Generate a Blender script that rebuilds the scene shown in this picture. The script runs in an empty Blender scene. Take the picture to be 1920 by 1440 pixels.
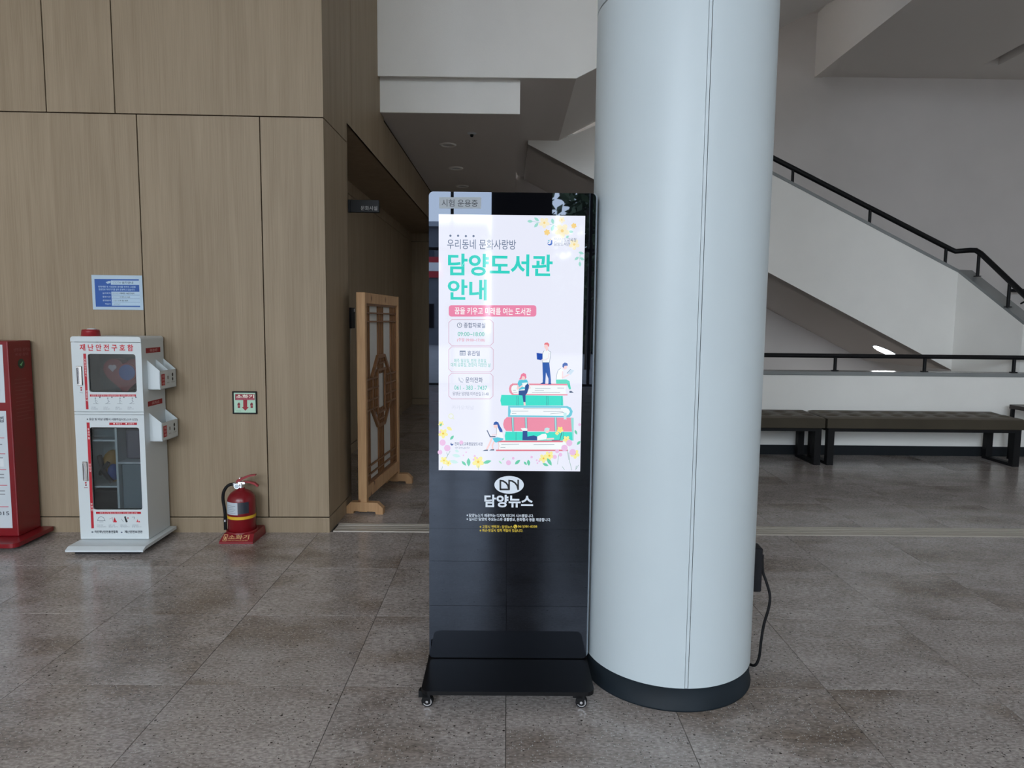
import bpy, bmesh, math, random
from mathutils import Vector, Matrix
random.seed(7)
PI = math.pi
SC = bpy.context.scene
COL = SC.collection

# ------------------------------------------------------------------ camera, sky, exposure
FPX, CAMH = 1268.0, 1.366
cam = bpy.data.objects.new('camera', bpy.data.cameras.new('camera'))
COL.objects.link(cam)
cam.data.sensor_fit = 'HORIZONTAL'
cam.data.sensor_width = 36.0
cam.data.lens = 36.0 * FPX / 1920.0
cam.data.clip_end = 200
CAMROT = Matrix.Rotation(math.radians(-0.42), 3, 'Z') @ Matrix.Rotation(PI / 2 - math.radians(5.40), 3, 'X') @ Matrix.Rotation(math.radians(0.6), 3, 'Z')
cam.matrix_world = Matrix.Translation((0, 0, CAMH)) @ CAMROT.to_4x4()
SC.camera = cam

SKY = 12.6
wd = bpy.data.worlds.new('overcast_sky')
SC.world = wd
wd.use_nodes = True
wn = wd.node_tree
wn.nodes.clear()
w_out = wn.nodes.new('ShaderNodeOutputWorld')
w_bg = wn.nodes.new('ShaderNodeBackground')
w_tc = wn.nodes.new('ShaderNodeTexCoord')
w_no = wn.nodes.new('ShaderNodeTexNoise')
w_no.inputs['Scale'].default_value = 2.2
w_no.inputs['Detail'].default_value = 5
w_rp = wn.nodes.new('ShaderNodeValToRGB')
w_rp.color_ramp.elements[0].position = 0.3
w_rp.color_ramp.elements[0].color = (0.74, 0.86, 1.0, 1)
w_rp.color_ramp.elements[1].position = 0.75
w_rp.color_ramp.elements[1].color = (0.92, 0.97, 1.0, 1)
w_bg.inputs['Strength'].default_value = SKY
wn.links.new(w_tc.outputs['Generated'], w_no.inputs['Vector'])
wn.links.new(w_no.outputs['Fac'], w_rp.inputs['Fac'])
wn.links.new(w_rp.outputs['Color'], w_bg.inputs['Color'])
wn.links.new(w_bg.outputs['Background'], w_out.inputs['Surface'])

SC.view_settings.view_transform = 'Standard'
SC.view_settings.look = 'None'
SC.view_settings.gamma = 1.0
SC.view_settings.use_curve_mapping = False
SC.view_settings.exposure = 0.0
SC.cycles.use_denoising = True
SC.cycles.max_bounces = 10
SC.cycles.diffuse_bounces = 6
SC.cycles.glossy_bounces = 4
SC.cycles.transparent_max_bounces = 8
SC.cycles.caustics_reflective = False
SC.cycles.caustics_refractive = False
SC.cycles.sample_clamp_indirect = 6.0

def portal(x0, x1, z0, z1, y):
    d = bpy.data.lights.new('daylight_portal', 'AREA')
    d.shape = 'RECTANGLE'
    d.size, d.size_y = x1 - x0, z1 - z0
    d.cycles.is_portal = True
    o = bpy.data.objects.new('daylight_portal', d)
    o.location = ((x0 + x1) / 2, y, (z0 + z1) / 2)
    o.rotation_euler = (PI / 2, 0, 0)          # shines towards +Y, into the room
    COL.objects.link(o)

# openings of the glass front behind the camera: (x0, x1, z0, z1)
FRONT_Y = -9.0
OPENINGS = [(-6.6, -0.35, 0.05, 6.3), (0.88, 5.2, 0.05, 6.3)]
HALL = 6.5
for op in OPENINGS:
    portal(*op, FRONT_Y)

# ------------------------------------------------------------------ materials
def s2l(c):
    return tuple(((v / 255) / 12.92 if v / 255 <= 0.04045 else ((v / 255 + 0.055) / 1.055) ** 2.4) for v in c)

def newmat(name):
    m = bpy.data.materials.new(name)
    m.use_nodes = True
    return m, m.node_tree, m.node_tree.nodes['Principled BSDF']

def plain(name, rgb, rough=0.5, metal=0.0, spec=0.5, bump=0.0, bscale=200.0, var=0.0, vscale=3.0):
    m, nt, b = newmat(name)
    b.inputs['Base Color'].default_value = (*rgb, 1)
    b.inputs['Roughness'].default_value = rough
    b.inputs['Metallic'].default_value = metal
    b.inputs['Specular IOR Level'].default_value = spec
    tc = nt.nodes.new('ShaderNodeTexCoord')
    if var > 0:
        n = nt.nodes.new('ShaderNodeTexNoise'); n.inputs['Scale'].default_value = vscale; n.inputs['Detail'].default_value = 4
        r = nt.nodes.new('ShaderNodeValToRGB')
        r.color_ramp.elements[0].position = 0.3; r.color_ramp.elements[1].position = 0.7
        r.color_ramp.elements[0].color = (*[c * (1 - var) for c in rgb], 1)
        r.color_ramp.elements[1].color = (*[min(1, c * (1 + var)) for c in rgb], 1)
        nt.links.new(tc.outputs['Object'], n.inputs['Vector']); nt.links.new(n.outputs['Fac'], r.inputs['Fac'])
        nt.links.new(r.outputs['Color'], b.inputs['Base Color'])
    if bump > 0:
        n = nt.nodes.new('ShaderNodeTexNoise'); n.inputs['Scale'].default_value = bscale; n.inputs['Detail'].default_value = 3
        bp = nt.nodes.new('ShaderNodeBump'); bp.inputs['Strength'].default_value = bump; bp.inputs['Distance'].default_value = 0.002
        nt.links.new(tc.outputs['Object'], n.inputs['Vector']); nt.links.new(n.outputs['Fac'], bp.inputs['Height'])
        nt.links.new(bp.outputs['Normal'], b.inputs['Normal'])
    return m

def wood(name, dark, light, sx=(14, 14, 0.7), fine=(160, 160, 3.0), rough=0.55, objrand=True, knots=False):
    m, nt, b = newmat(name)
    N, L = nt.nodes, nt.links
    tc = N.new('ShaderNodeTexCoord')
    oi = N.new('ShaderNodeObjectInfo')
    add = N.new('ShaderNodeVectorMath'); add.operation = 'MULTIPLY_ADD'
    cmb = N.new('ShaderNodeCombineXYZ')
    mu = N.new('ShaderNodeMath'); mu.operation = 'MULTIPLY'; mu.inputs[1].default_value = 37.0 if objrand else 0.0
    L.new(oi.outputs['Random'], mu.inputs[0])
    for i in range(3): L.new(mu.outputs[0], cmb.inputs[i])
    ad = N.new('ShaderNodeVectorMath'); ad.operation = 'ADD'
    L.new(tc.outputs['Object'], ad.inputs[0]); L.new(cmb.outputs[0], ad.inputs[1])
    def mapped(s):
        mp = N.new('ShaderNodeMapping'); mp.inputs['Scale'].default_value = s
        L.new(ad.outputs[0], mp.inputs['Vector']); return mp
    n1 = N.new('ShaderNodeTexNoise'); n1.inputs['Scale'].default_value = 1; n1.inputs['Detail'].default_value = 4; n1.inputs['Distortion'].default_value = 0.6
    L.new(mapped(sx).outputs[0], n1.inputs['Vector'])
    n2 = N.new('ShaderNodeTexNoise'); n2.inputs['Scale'].default_value = 1; n2.inputs['Detail'].default_value = 3
    L.new(mapped(fine).outputs[0], n2.inputs['Vector'])
    n3 = N.new('ShaderNodeTexNoise'); n3.inputs['Scale'].default_value = 1; n3.inputs['Detail'].default_value = 2
    L.new(mapped((sx[0] * 0.2, sx[1] * 0.2, sx[2] * 1.3)).outputs[0], n3.inputs['Vector'])
    m1 = N.new('ShaderNodeMath'); m1.operation = 'MULTIPLY_ADD'; m1.inputs[1].default_value = 0.45
    L.new(n1.outputs['Fac'], m1.inputs[0])
    m2 = N.new('ShaderNodeMath'); m2.operation = 'MULTIPLY'; m2.inputs[1].default_value = 0.38
    L.new(n2.outputs['Fac'], m2.inputs[0])
    m3 = N.new('ShaderNodeMath'); m3.operation = 'MULTIPLY_ADD'; m3.inputs[1].default_value = 0.2
    L.new(n3.outputs['Fac'], m3.inputs[0]); L.new(m2.outputs[0], m3.inputs[2])
    L.new(m3.outputs[0], m1.inputs[2])
    r = N.new('ShaderNodeValToRGB')
    r.color_ramp.elements[0].position = 0.34; r.color_ramp.elements[0].color = (*dark, 1)
    r.color_ramp.elements[1].position = 0.68; r.color_ramp.elements[1].color = (*light, 1)
    L.new(m1.outputs[0], r.inputs['Fac'])
    last = r.outputs['Color']
    if knots:
        v = N.new('ShaderNodeTexVoronoi'); v.inputs['Scale'].default_value = 1
        L.new(mapped((9, 9, 5)).outputs[0], v.inputs['Vector'])
        rk = N.new('ShaderNodeValToRGB'); rk.color_ramp.elements[0].position = 0.09; rk.color_ramp.elements[0].color = (0.25, 0.13, 0.07, 1)
        rk.color_ramp.elements[1].position = 0.17; rk.color_ramp.elements[1].color = (1, 1, 1, 1)
        L.new(v.outputs['Distance'], rk.inputs['Fac'])
        mx = N.new('ShaderNodeMixRGB'); mx.blend_type = 'MULTIPLY'; mx.inputs['Fac'].default_value = 1
        L.new(last, mx.inputs['Color1']); L.new(rk.outputs['Color'], mx.inputs['Color2']); last = mx.outputs['Color']
    L.new(last, b.inputs['Base Color'])
    b.inputs['Roughness'].default_value = rough
    b.inputs['Specular IOR Level'].default_value = 0.3
    bp = N.new('ShaderNodeBump'); bp.inputs['Strength'].default_value = 0.12; bp.inputs['Distance'].default_value = 0.001
    L.new(n2.outputs['Fac'], bp.inputs['Height']); L.new(bp.outputs['Normal'], b.inputs['Normal'])
    return m

def tile_mat():
    m, nt, b = newmat('speckled_porcelain_tile')
    N, L = nt.nodes, nt.links
    geo = N.new('ShaderNodeNewGeometry'); oi = N.new('ShaderNodeObjectInfo')
    mu = N.new('ShaderNodeMath'); mu.operation = 'MULTIPLY'; mu.inputs[1].default_value = 61.0
    L.new(oi.outputs['Random'], mu.inputs[0])
    cmb = N.new('ShaderNodeCombineXYZ'); L.new(mu.outputs[0], cmb.inputs[2])
    ad = N.new('ShaderNodeVectorMath'); ad.operation = 'ADD'
    L.new(geo.outputs['Position'], ad.inputs[0]); L.new(cmb.outputs[0], ad.inputs[1])
    def noise(scale, s=(1, 1, 1), det=4, rough=0.55):
        mp = N.new('ShaderNodeMapping'); mp.inputs['Scale'].default_value = s; L.new(ad.outputs[0], mp.inputs['Vector'])
        n = N.new('ShaderNodeTexNoise'); n.inputs['Scale'].default_value = scale; n.inputs['Detail'].default_value = det; n.inputs['Roughness'].default_value = rough
        L.new(mp.outputs[0], n.inputs['Vector']); return n
    def ramp(src, p0, c0, p1, c1):
        r = N.new('ShaderNodeValToRGB'); e = r.color_ramp.elements
        e[0].position, e[0].color, e[1].position, e[1].color = p0, (*c0, 1), p1, (*c1, 1)
        L.new(src, r.inputs['Fac']); return r.outputs['Color']
    def mix(mode, a, c, f=1.0):
        x = N.new('ShaderNodeMixRGB'); x.blend_type = mode; x.inputs['Fac'].default_value = f
        L.new(a, x.inputs['Color1']); L.new(c, x.inputs['Color2']); return x.outputs['Color']
    c = ramp(noise(7, (0.45, 1, 1)).outputs['Fac'], 0.3, (0.305, 0.268, 0.250), 0.7, (0.420, 0.378, 0.358))
    smud = ramp(noise(2.3, (0.7, 1.2, 1), 3).outputs['Fac'], 0.50, (1, 1, 1), 0.70, (0.56, 0.50, 0.43))
    c = mix('MULTIPLY', c, smud)
    c = mix('MULTIPLY', c, ramp(noise(120, (0.5, 1, 1), 2).outputs['Fac'], 0.3, (0.62, 0.62, 0.62), 0.7, (1.32, 1.32, 1.32)))
    def specks(scale, thr, col, f):
        v = N.new('ShaderNodeTexVoronoi'); v.inputs['Scale'].default_value = scale; v.inputs['Randomness'].default_value = 1
        L.new(ad.outputs[0], v.inputs['Vector'])
        sep = N.new('ShaderNodeSeparateColor'); L.new(v.outputs['Color'], sep.inputs[0])
        lt = N.new('ShaderNodeMath'); lt.operation = 'LESS_THAN'; lt.inputs[1].default_value = thr
        L.new(v.outputs['Distance'], lt.inputs[0])
        g = N.new('ShaderNodeMath'); g.operation = 'LESS_THAN'; g.inputs[1].default_value = f
        L.new(sep.outputs[0], g.inputs[0])
        ml = N.new('ShaderNodeMath'); ml.operation = 'MULTIPLY'; L.new(lt.outputs[0], ml.inputs[0]); L.new(g.outputs[0], ml.inputs[1])
        return ml.outputs[0], col
    for sc_, thr, col, f in ((140, 0.34, (0.50, 0.48, 0.46), 0.20), (110, 0.30, (0.06, 0.05, 0.045), 0.07), (60, 0.26, (0.05, 0.042, 0.038), 0.025)):
        fac, col = specks(sc_, thr, col, f)
        x = N.new('ShaderNodeMixRGB'); L.new(fac, x.inputs['Fac']); L.new(c, x.inputs['Color1']); x.inputs['Color2'].default_value = (*col, 1)
        c = x.outputs['Color']
    L.new(c, b.inputs['Base Color'])
    b.inputs['Specular IOR Level'].default_value = 0.42
    rr = N.new('ShaderNodeMapRange'); rr.inputs['To Min'].default_value = 0.12; rr.inputs['To Max'].default_value = 0.26
    L.new(noise(9).outputs['Fac'], rr.inputs['Value']); L.new(rr.outputs[0], b.inputs['Roughness'])
    bp = N.new('ShaderNodeBump'); bp.inputs['Strength'].default_value = 0.06; bp.inputs['Distance'].default_value = 0.001
    L.new(noise(220, (1, 1, 1), 2).outputs['Fac'], bp.inputs['Height']); L.new(bp.outputs['Normal'], b.inputs['Normal'])
    return m

def glassy(name, tint=(0.85, 0.9, 0.9)):
    m = bpy.data.materials.new(name); m.use_nodes = True
    nt = m.node_tree; nt.nodes.clear()
    o = nt.nodes.new('ShaderNodeOutputMaterial'); mx = nt.nodes.new('ShaderNodeMixShader')
    t = nt.nodes.new('ShaderNodeBsdfTransparent'); t.inputs['Color'].default_value = (*tint, 1)
    g = nt.nodes.new('ShaderNodeBsdfGlossy'); g.inputs['Roughness'].default_value = 0.03
    fr = nt.nodes.new('ShaderNodeFresnel'); fr.inputs['IOR'].default_value = 1.5
    nt.links.new(fr.outputs[0], mx.inputs['Fac']); nt.links.new(t.outputs[0], mx.inputs[1]); nt.links.new(g.outputs[0], mx.inputs[2])
    nt.links.new(mx.outputs[0], o.inputs['Surface'])
    return m

def emit(name, rgb, strength):
    m, nt, b = newmat(name)
    b.inputs['Base Color'].default_value = (0.01, 0.01, 0.01, 1)
    b.inputs['Emission Color'].default_value = (*rgb, 1)
    b.inputs['Emission Strength'].default_value = strength
    b.inputs['Roughness'].default_value = 0.04
    return m

M = {}
M['panel'] = wood('oak_laminate', (0.244, 0.183, 0.117), (0.345, 0.268, 0.182))
M['groove'] = plain('dark_joint', (0.022, 0.014, 0.009), 0.9, spec=0.1)
M['tile'] = tile_mat()
M['grout'] = plain('grout', (0.085, 0.078, 0.07), 0.9, bump=0.2, bscale=300)
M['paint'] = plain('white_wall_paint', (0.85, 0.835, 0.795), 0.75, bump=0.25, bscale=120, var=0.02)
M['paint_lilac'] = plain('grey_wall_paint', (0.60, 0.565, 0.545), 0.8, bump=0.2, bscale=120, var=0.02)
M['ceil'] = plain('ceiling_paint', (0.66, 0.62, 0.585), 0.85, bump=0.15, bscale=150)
M['colw'] = plain('column_enamel', (0.535, 0.603, 0.635), 0.38, spec=0.4, var=0.01)
M['colb'] = plain('slate_base_paint', (0.012, 0.018, 0.024), 0.55, spec=0.18, var=0.15, vscale=6)
M['skirt'] = plain('dark_skirting', (0.012, 0.015, 0.018), 0.5, spec=0.2)
M['cap'] = plain('grey_cap_coating', (0.22, 0.23, 0.23), 0.22, var=0.05)
M['black'] = plain('black_powder_coat', (0.008, 0.008, 0.009), 0.5, spec=0.2, var=0.2)
M['blackm'] = plain('black_plastic', (0.010, 0.010, 0.012), 0.55, spec=0.2, var=0.2, vscale=20)
M['glass'] = plain('black_glass', (0.003, 0.003, 0.004), 0.012, spec=0.52)
M['glass'].node_tree.nodes['Principled BSDF'].inputs['Specular Tint'].default_value = (0.80, 0.92, 1.15, 1)
M['gloss'] = plain('gloss_black_plate', (0.005, 0.005, 0.006), 0.3, spec=0.25)
M['silver'] = plain('brushed_silver', (0.42, 0.43, 0.45), 0.3, metal=1.0, bump=0.1, bscale=400)
M['chrome'] = plain('chrome', (0.8, 0.8, 0.82), 0.12, metal=1.0)
M['alu'] = plain('aluminium_channel', (0.60, 0.55, 0.48), 0.45, metal=0.5, bump=0.1, bscale=300)
M['white'] = plain('white_enamel', (0.62, 0.67, 0.69), 0.4, bump=0.05, bscale=300)
M['red'] = plain('red_enamel', (0.185, 0.006, 0.011), 0.28, var=0.08)
M['redplastic'] = plain('red_plastic', (0.26, 0.012, 0.018), 0.35, var=0.1)
M['rubber'] = plain('black_rubber', (0.008, 0.008, 0.009), 0.6, spec=0.2, bump=0.2, bscale=200)
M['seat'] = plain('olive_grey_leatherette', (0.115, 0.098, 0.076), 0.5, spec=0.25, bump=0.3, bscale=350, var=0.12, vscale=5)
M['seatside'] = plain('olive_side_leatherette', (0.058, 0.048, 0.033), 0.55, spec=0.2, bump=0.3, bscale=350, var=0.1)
M['pine'] = wood('pine', (0.40, 0.215, 0.10), (0.60, 0.37, 0.19), (30, 30, 2.2), (200, 200, 5), 0.45, knots=True)
M['stick'] = wood('stained_pine_stick', (0.17, 0.075, 0.03), (0.29, 0.14, 0.06), (30, 30, 3), (200, 200, 5), 0.45)
M['paper'] = plain('rice_paper', (0.62, 0.61, 0.58), 0.9, bump=0.2, bscale=90, var=0.03)
M['pane'] = glassy('clear_pane', (0.74, 0.77, 0.78))
M['mullion'] = plain('dark_mullion', (0.02, 0.02, 0.022), 0.4)
M['darkwall'] = plain('charcoal_wall', (0.018, 0.018, 0.02), 0.6, var=0.1)
M['paving'] = plain('grey_paving', (0.22, 0.22, 0.23), 0.8, bump=0.3, bscale=8, var=0.2, vscale=2)
M['facade'] = plain('grey_facade', (0.10, 0.11, 0.13), 0.7, var=0.15)
M['bark'] = plain('bark', (0.08, 0.06, 0.045), 0.9, bump=0.6, bscale=30, var=0.3, vscale=12)
M['leaf'] = plain('leaf_green', (0.045, 0.085, 0.03), 0.6, var=0.35, vscale=4)
M['lampwhite'] = emit('lamp_glow', (0.93, 0.97, 1.0), 30.0)
M['lampoff'] = plain('opal_diffuser', (0.55, 0.56, 0.56), 0.4, var=0.03)
_flat = {}
def flat(rgb, rough=0.5):
    k = ('f', rgb, rough)
    if k not in _flat:
        _flat[k] = plain('print_%d_%d_%d' % rgb, s2l(rgb), rough, var=0.03)
    return _flat[k]
def glow(rgb, k=1.0):
    kk = ('g', rgb, k)
    if kk not in _flat:
        _flat[kk] = emit('screen_%d_%d_%d' % rgb, s2l(rgb), k * 0.965)
    return _flat[kk]

# ------------------------------------------------------------------ mesh helpers
class MB:
    def __init__(s): s.v, s.f, s.sm, s.mi = [], [], [], []
    def add(s, vs, fs, smooth=False, mi=0):
        o = len(s.v); s.v += [tuple(p) for p in vs]
        for f in fs: s.f.append([i + o for i in f]); s.sm.append(smooth); s.mi.append(mi)
        return s
    def box(s, x0, x1, y0, y1, z0, z1, mi=0):
        v = [(x0, y0, z0), (x1, y0, z0), (x1, y1, z0), (x0, y1, z0), (x0, y0, z1), (x1, y0, z1), (x1, y1, z1), (x0, y1, z1)]
        return s.add(v, [(0, 3, 2, 1), (4, 5, 6, 7), (0, 1, 5, 4), (1, 2, 6, 5), (2, 3, 7, 6), (3, 0, 4, 7)], mi=mi)
    def rbox(s, x0, x1, y0, y1, z0, z1, r=0.005, seg=2, mi=0):
        bm = bmesh.new(); bmesh.ops.create_cube(bm, size=1)
        for v in bm.verts:
            v.co = Vector(((x0 + x1) / 2 + v.co.x * (x1 - x0), (y0 + y1) / 2 + v.co.y * (y1 - y0), (z0 + z1) / 2 + v.co.z * (z1 - z0)))
        bmesh.ops.bevel(bm, geom=bm.edges[:], offset=r, segments=seg, affect='EDGES', profile=0.5)
        return s.frombm(bm, mi)
    def frombm(s, bm, mi=0, smooth=False):
        bm.verts.index_update()
        s.add([v.co[:] for v in bm.verts], [[v.index for v in f.verts] for f in bm.faces], smooth, mi); bm.free(); return s
    def prism(s, pts, a, b, axis='y', mi=0):
        """polygon pts in the two other axes, extruded from a to b along axis"""
        n = len(pts)
        def P(u, w, t): return {'y': (u, t, w), 'x': (t, u, w), 'z': (u, w, t)}[axis]
        v = [P(u, w, a) for u, w in pts] + [P(u, w, b) for u, w in pts]
        fs = [list(range(n)), list(range(2 * n - 1, n - 1, -1))] + [(i, i + n, (i + 1) % n + n, (i + 1) % n) for i in range(n)]
        return s.add(v, fs, mi=mi)
    def wallstrip(s, A, B, th, za0, za1, zb0, zb1, mi=0):
        """upright slab from plan point A to B, thickness th to the right-hand side, its own heights at each end"""
        d = (Vector(B) - Vector(A)).normalized(); n = Vector((d.y, -d.x)) * th
        A, B = Vector(A), Vector(B); C, D = B + n, A + n
        v = [(*A, za0), (*B, zb0), (*C, zb0), (*D, za0), (*A, za1), (*B, zb1), (*C, zb1), (*D, za1)]
        return s.add(v, [(0, 1, 2, 3), (7, 6, 5, 4), (0, 4, 5, 1), (1, 5, 6, 2), (2, 6, 7, 3), (3, 7, 4, 0)], mi=mi)
    def cyl(s, c, r, z0, z1, n=24, r2=None, axis='z', smooth=True, mi=0):
        r2 = r if r2 is None else r2
        def P(a, rr, t):
            x, y = rr * math.cos(a), rr * math.sin(a)
            return {'z': (c[0] + x, c[1] + y, t), 'y': (c[0] + x, t, c[1] + y), 'x': (t, c[0] + x, c[1] + y)}[axis]
        v = [P(2 * PI * i / n, r, z0) for i in range(n)] + [P(2 * PI * i / n, r2, z1) for i in range(n)]
        s.add(v, [(i, (i + 1) % n, (i + 1) % n + n, i + n) for i in range(n)], smooth, mi)
        s.add(v[:n], [list(range(n))[::-1]], False, mi); s.add(v[n:], [list(range(n))], False, mi)
        return s
    def lathe(s, prof, n=32, c=(0, 0), smooth=True, mi=0, a0=0, a1=2 * PI):
        full = abs(a1 - a0 - 2 * PI) < 1e-6; m = n if full else n + 1
        v = [(c[0] + r * math.cos(a0 + (a1 - a0) * i / n), c[1] + r * math.sin(a0 + (a1 - a0) * i / n), z) for r, z in prof for i in range(m)]
        fs = []
        for k in range(len(prof) - 1):
            for i in range(n):
                j = (i + 1) % m
                fs.append((k * m + i, k * m + j, (k + 1) * m + j, (k + 1) * m + i))
        return s.add(v, fs, smooth, mi)
    def tube(s, pts, r, n=10, mi=0, square=False):
        pts = [Vector(p) for p in pts]; rings = []
        up = Vector((0, 0, 1)); prev = None
        for i, p in enumerate(pts):
            t = (pts[min(i + 1, len(pts) - 1)] - pts[max(i - 1, 0)]).normalized()
            if prev is None: a = t.orthogonal().normalized() if abs(t.z) > 0.95 else t.cross(up).normalized()
            else: a = (prev - t * prev.dot(t)).normalized()
            prev = a; b = t.cross(a)
            rings.append([p + (a * math.cos(2 * PI * k / n + (PI / 4 if square else 0)) + b * math.sin(2 * PI * k / n + (PI / 4 if square else 0))) * r for k in range(n)])
        o = [q[:] for g in rings for q in g]
        fs = [(i * n + k, i * n + (k + 1) % n, (i + 1) * n + (k + 1) % n, (i + 1) * n + k) for i in range(len(pts) - 1) for k in range(n)]
        s.add(o, fs, not square, mi)
        s.add([q[:] for q in rings[0]], [list(range(n))[::-1]], False, mi); s.add([q[:] for q in rings[-1]], [list(range(n))], False, mi)
        return s
    def ball(s, c, r, n=12, sc=(1, 1, 1), mi=0):
        bm = bmesh.new(); bmesh.ops.create_uvsphere(bm, u_segments=n, v_segments=max(6, n // 2), radius=r)
        for v in bm.verts: v.co = Vector((c[0] + v.co.x * sc[0], c[1] + v.co.y * sc[1], c[2] + v.co.z * sc[2]))
        return s.frombm(bm, mi, True)
    def mesh(s, name):
        me = bpy.data.meshes.new(name); me.from_pydata(s.v, [], s.f)
        me.polygons.foreach_set('use_smooth', s.sm); me.polygons.foreach_set('material_index', s.mi)
        bm = bmesh.new(); bm.from_mesh(me); bmesh.ops.remove_doubles(bm, verts=bm.verts, dist=1e-6)
        if all(e.is_manifold for e in bm.edges): bmesh.ops.recalc_face_normals(bm, faces=bm.faces)   # open sheets keep the side they were drawn for
        cut = [e for e in bm.edges if len(e.link_faces) == 2 and e.link_faces[0].smooth != e.link_faces[1].smooth]
        if cut: bmesh.ops.split_edges(bm, edges=cut)      # a crease between round sides and flat ends
        bm.to_mesh(me); bm.free()
        me.update(); return me

def obj(name, mb, mats, parent=None, loc=None, rz=None):
    me = mb.mesh(name) if isinstance(mb, MB) else mb
    for m in (mats if isinstance(mats, (list, tuple)) else [mats]):
        me.materials.append(m)
    o = bpy.data.objects.new(name, me); COL.objects.link(o)
    if parent: o.parent = parent
    if loc: o.location = loc
    if rz: o.rotation_euler.z = rz
    return o
def clone(o, parent, loc=None):
    c = o.copy(); COL.objects.link(c); c.parent = parent
    if loc is not None: c.location = loc
    return c
def thing(name, label, cat, loc=(0, 0, 0), rz=0.0, group=None):
    o = bpy.data.objects.new(name, None); COL.objects.link(o)
    o.empty_display_size = 0.1; o.location = loc; o.rotation_euler.z = rz
    o['label'] = label; o['category'] = cat
    if group: o['group'] = group
    return o
def tag(o, label, cat, group=None):
    o['label'] = label; o['category'] = cat
    if group: o['group'] = group
    return o
def struct(name, mb, m, loc=None, rz=None):
    o = obj(name, mb, m, None, loc, rz); o['kind'] = 'structure'; return o

# a sight line of the survey: pixel of the photograph -> world direction
def sight(px, py):
    return CAMROT @ Vector(((px - 960) / FPX, -(py - 720) / FPX, -1.0))
EYE = Vector((0, 0, CAMH))

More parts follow.
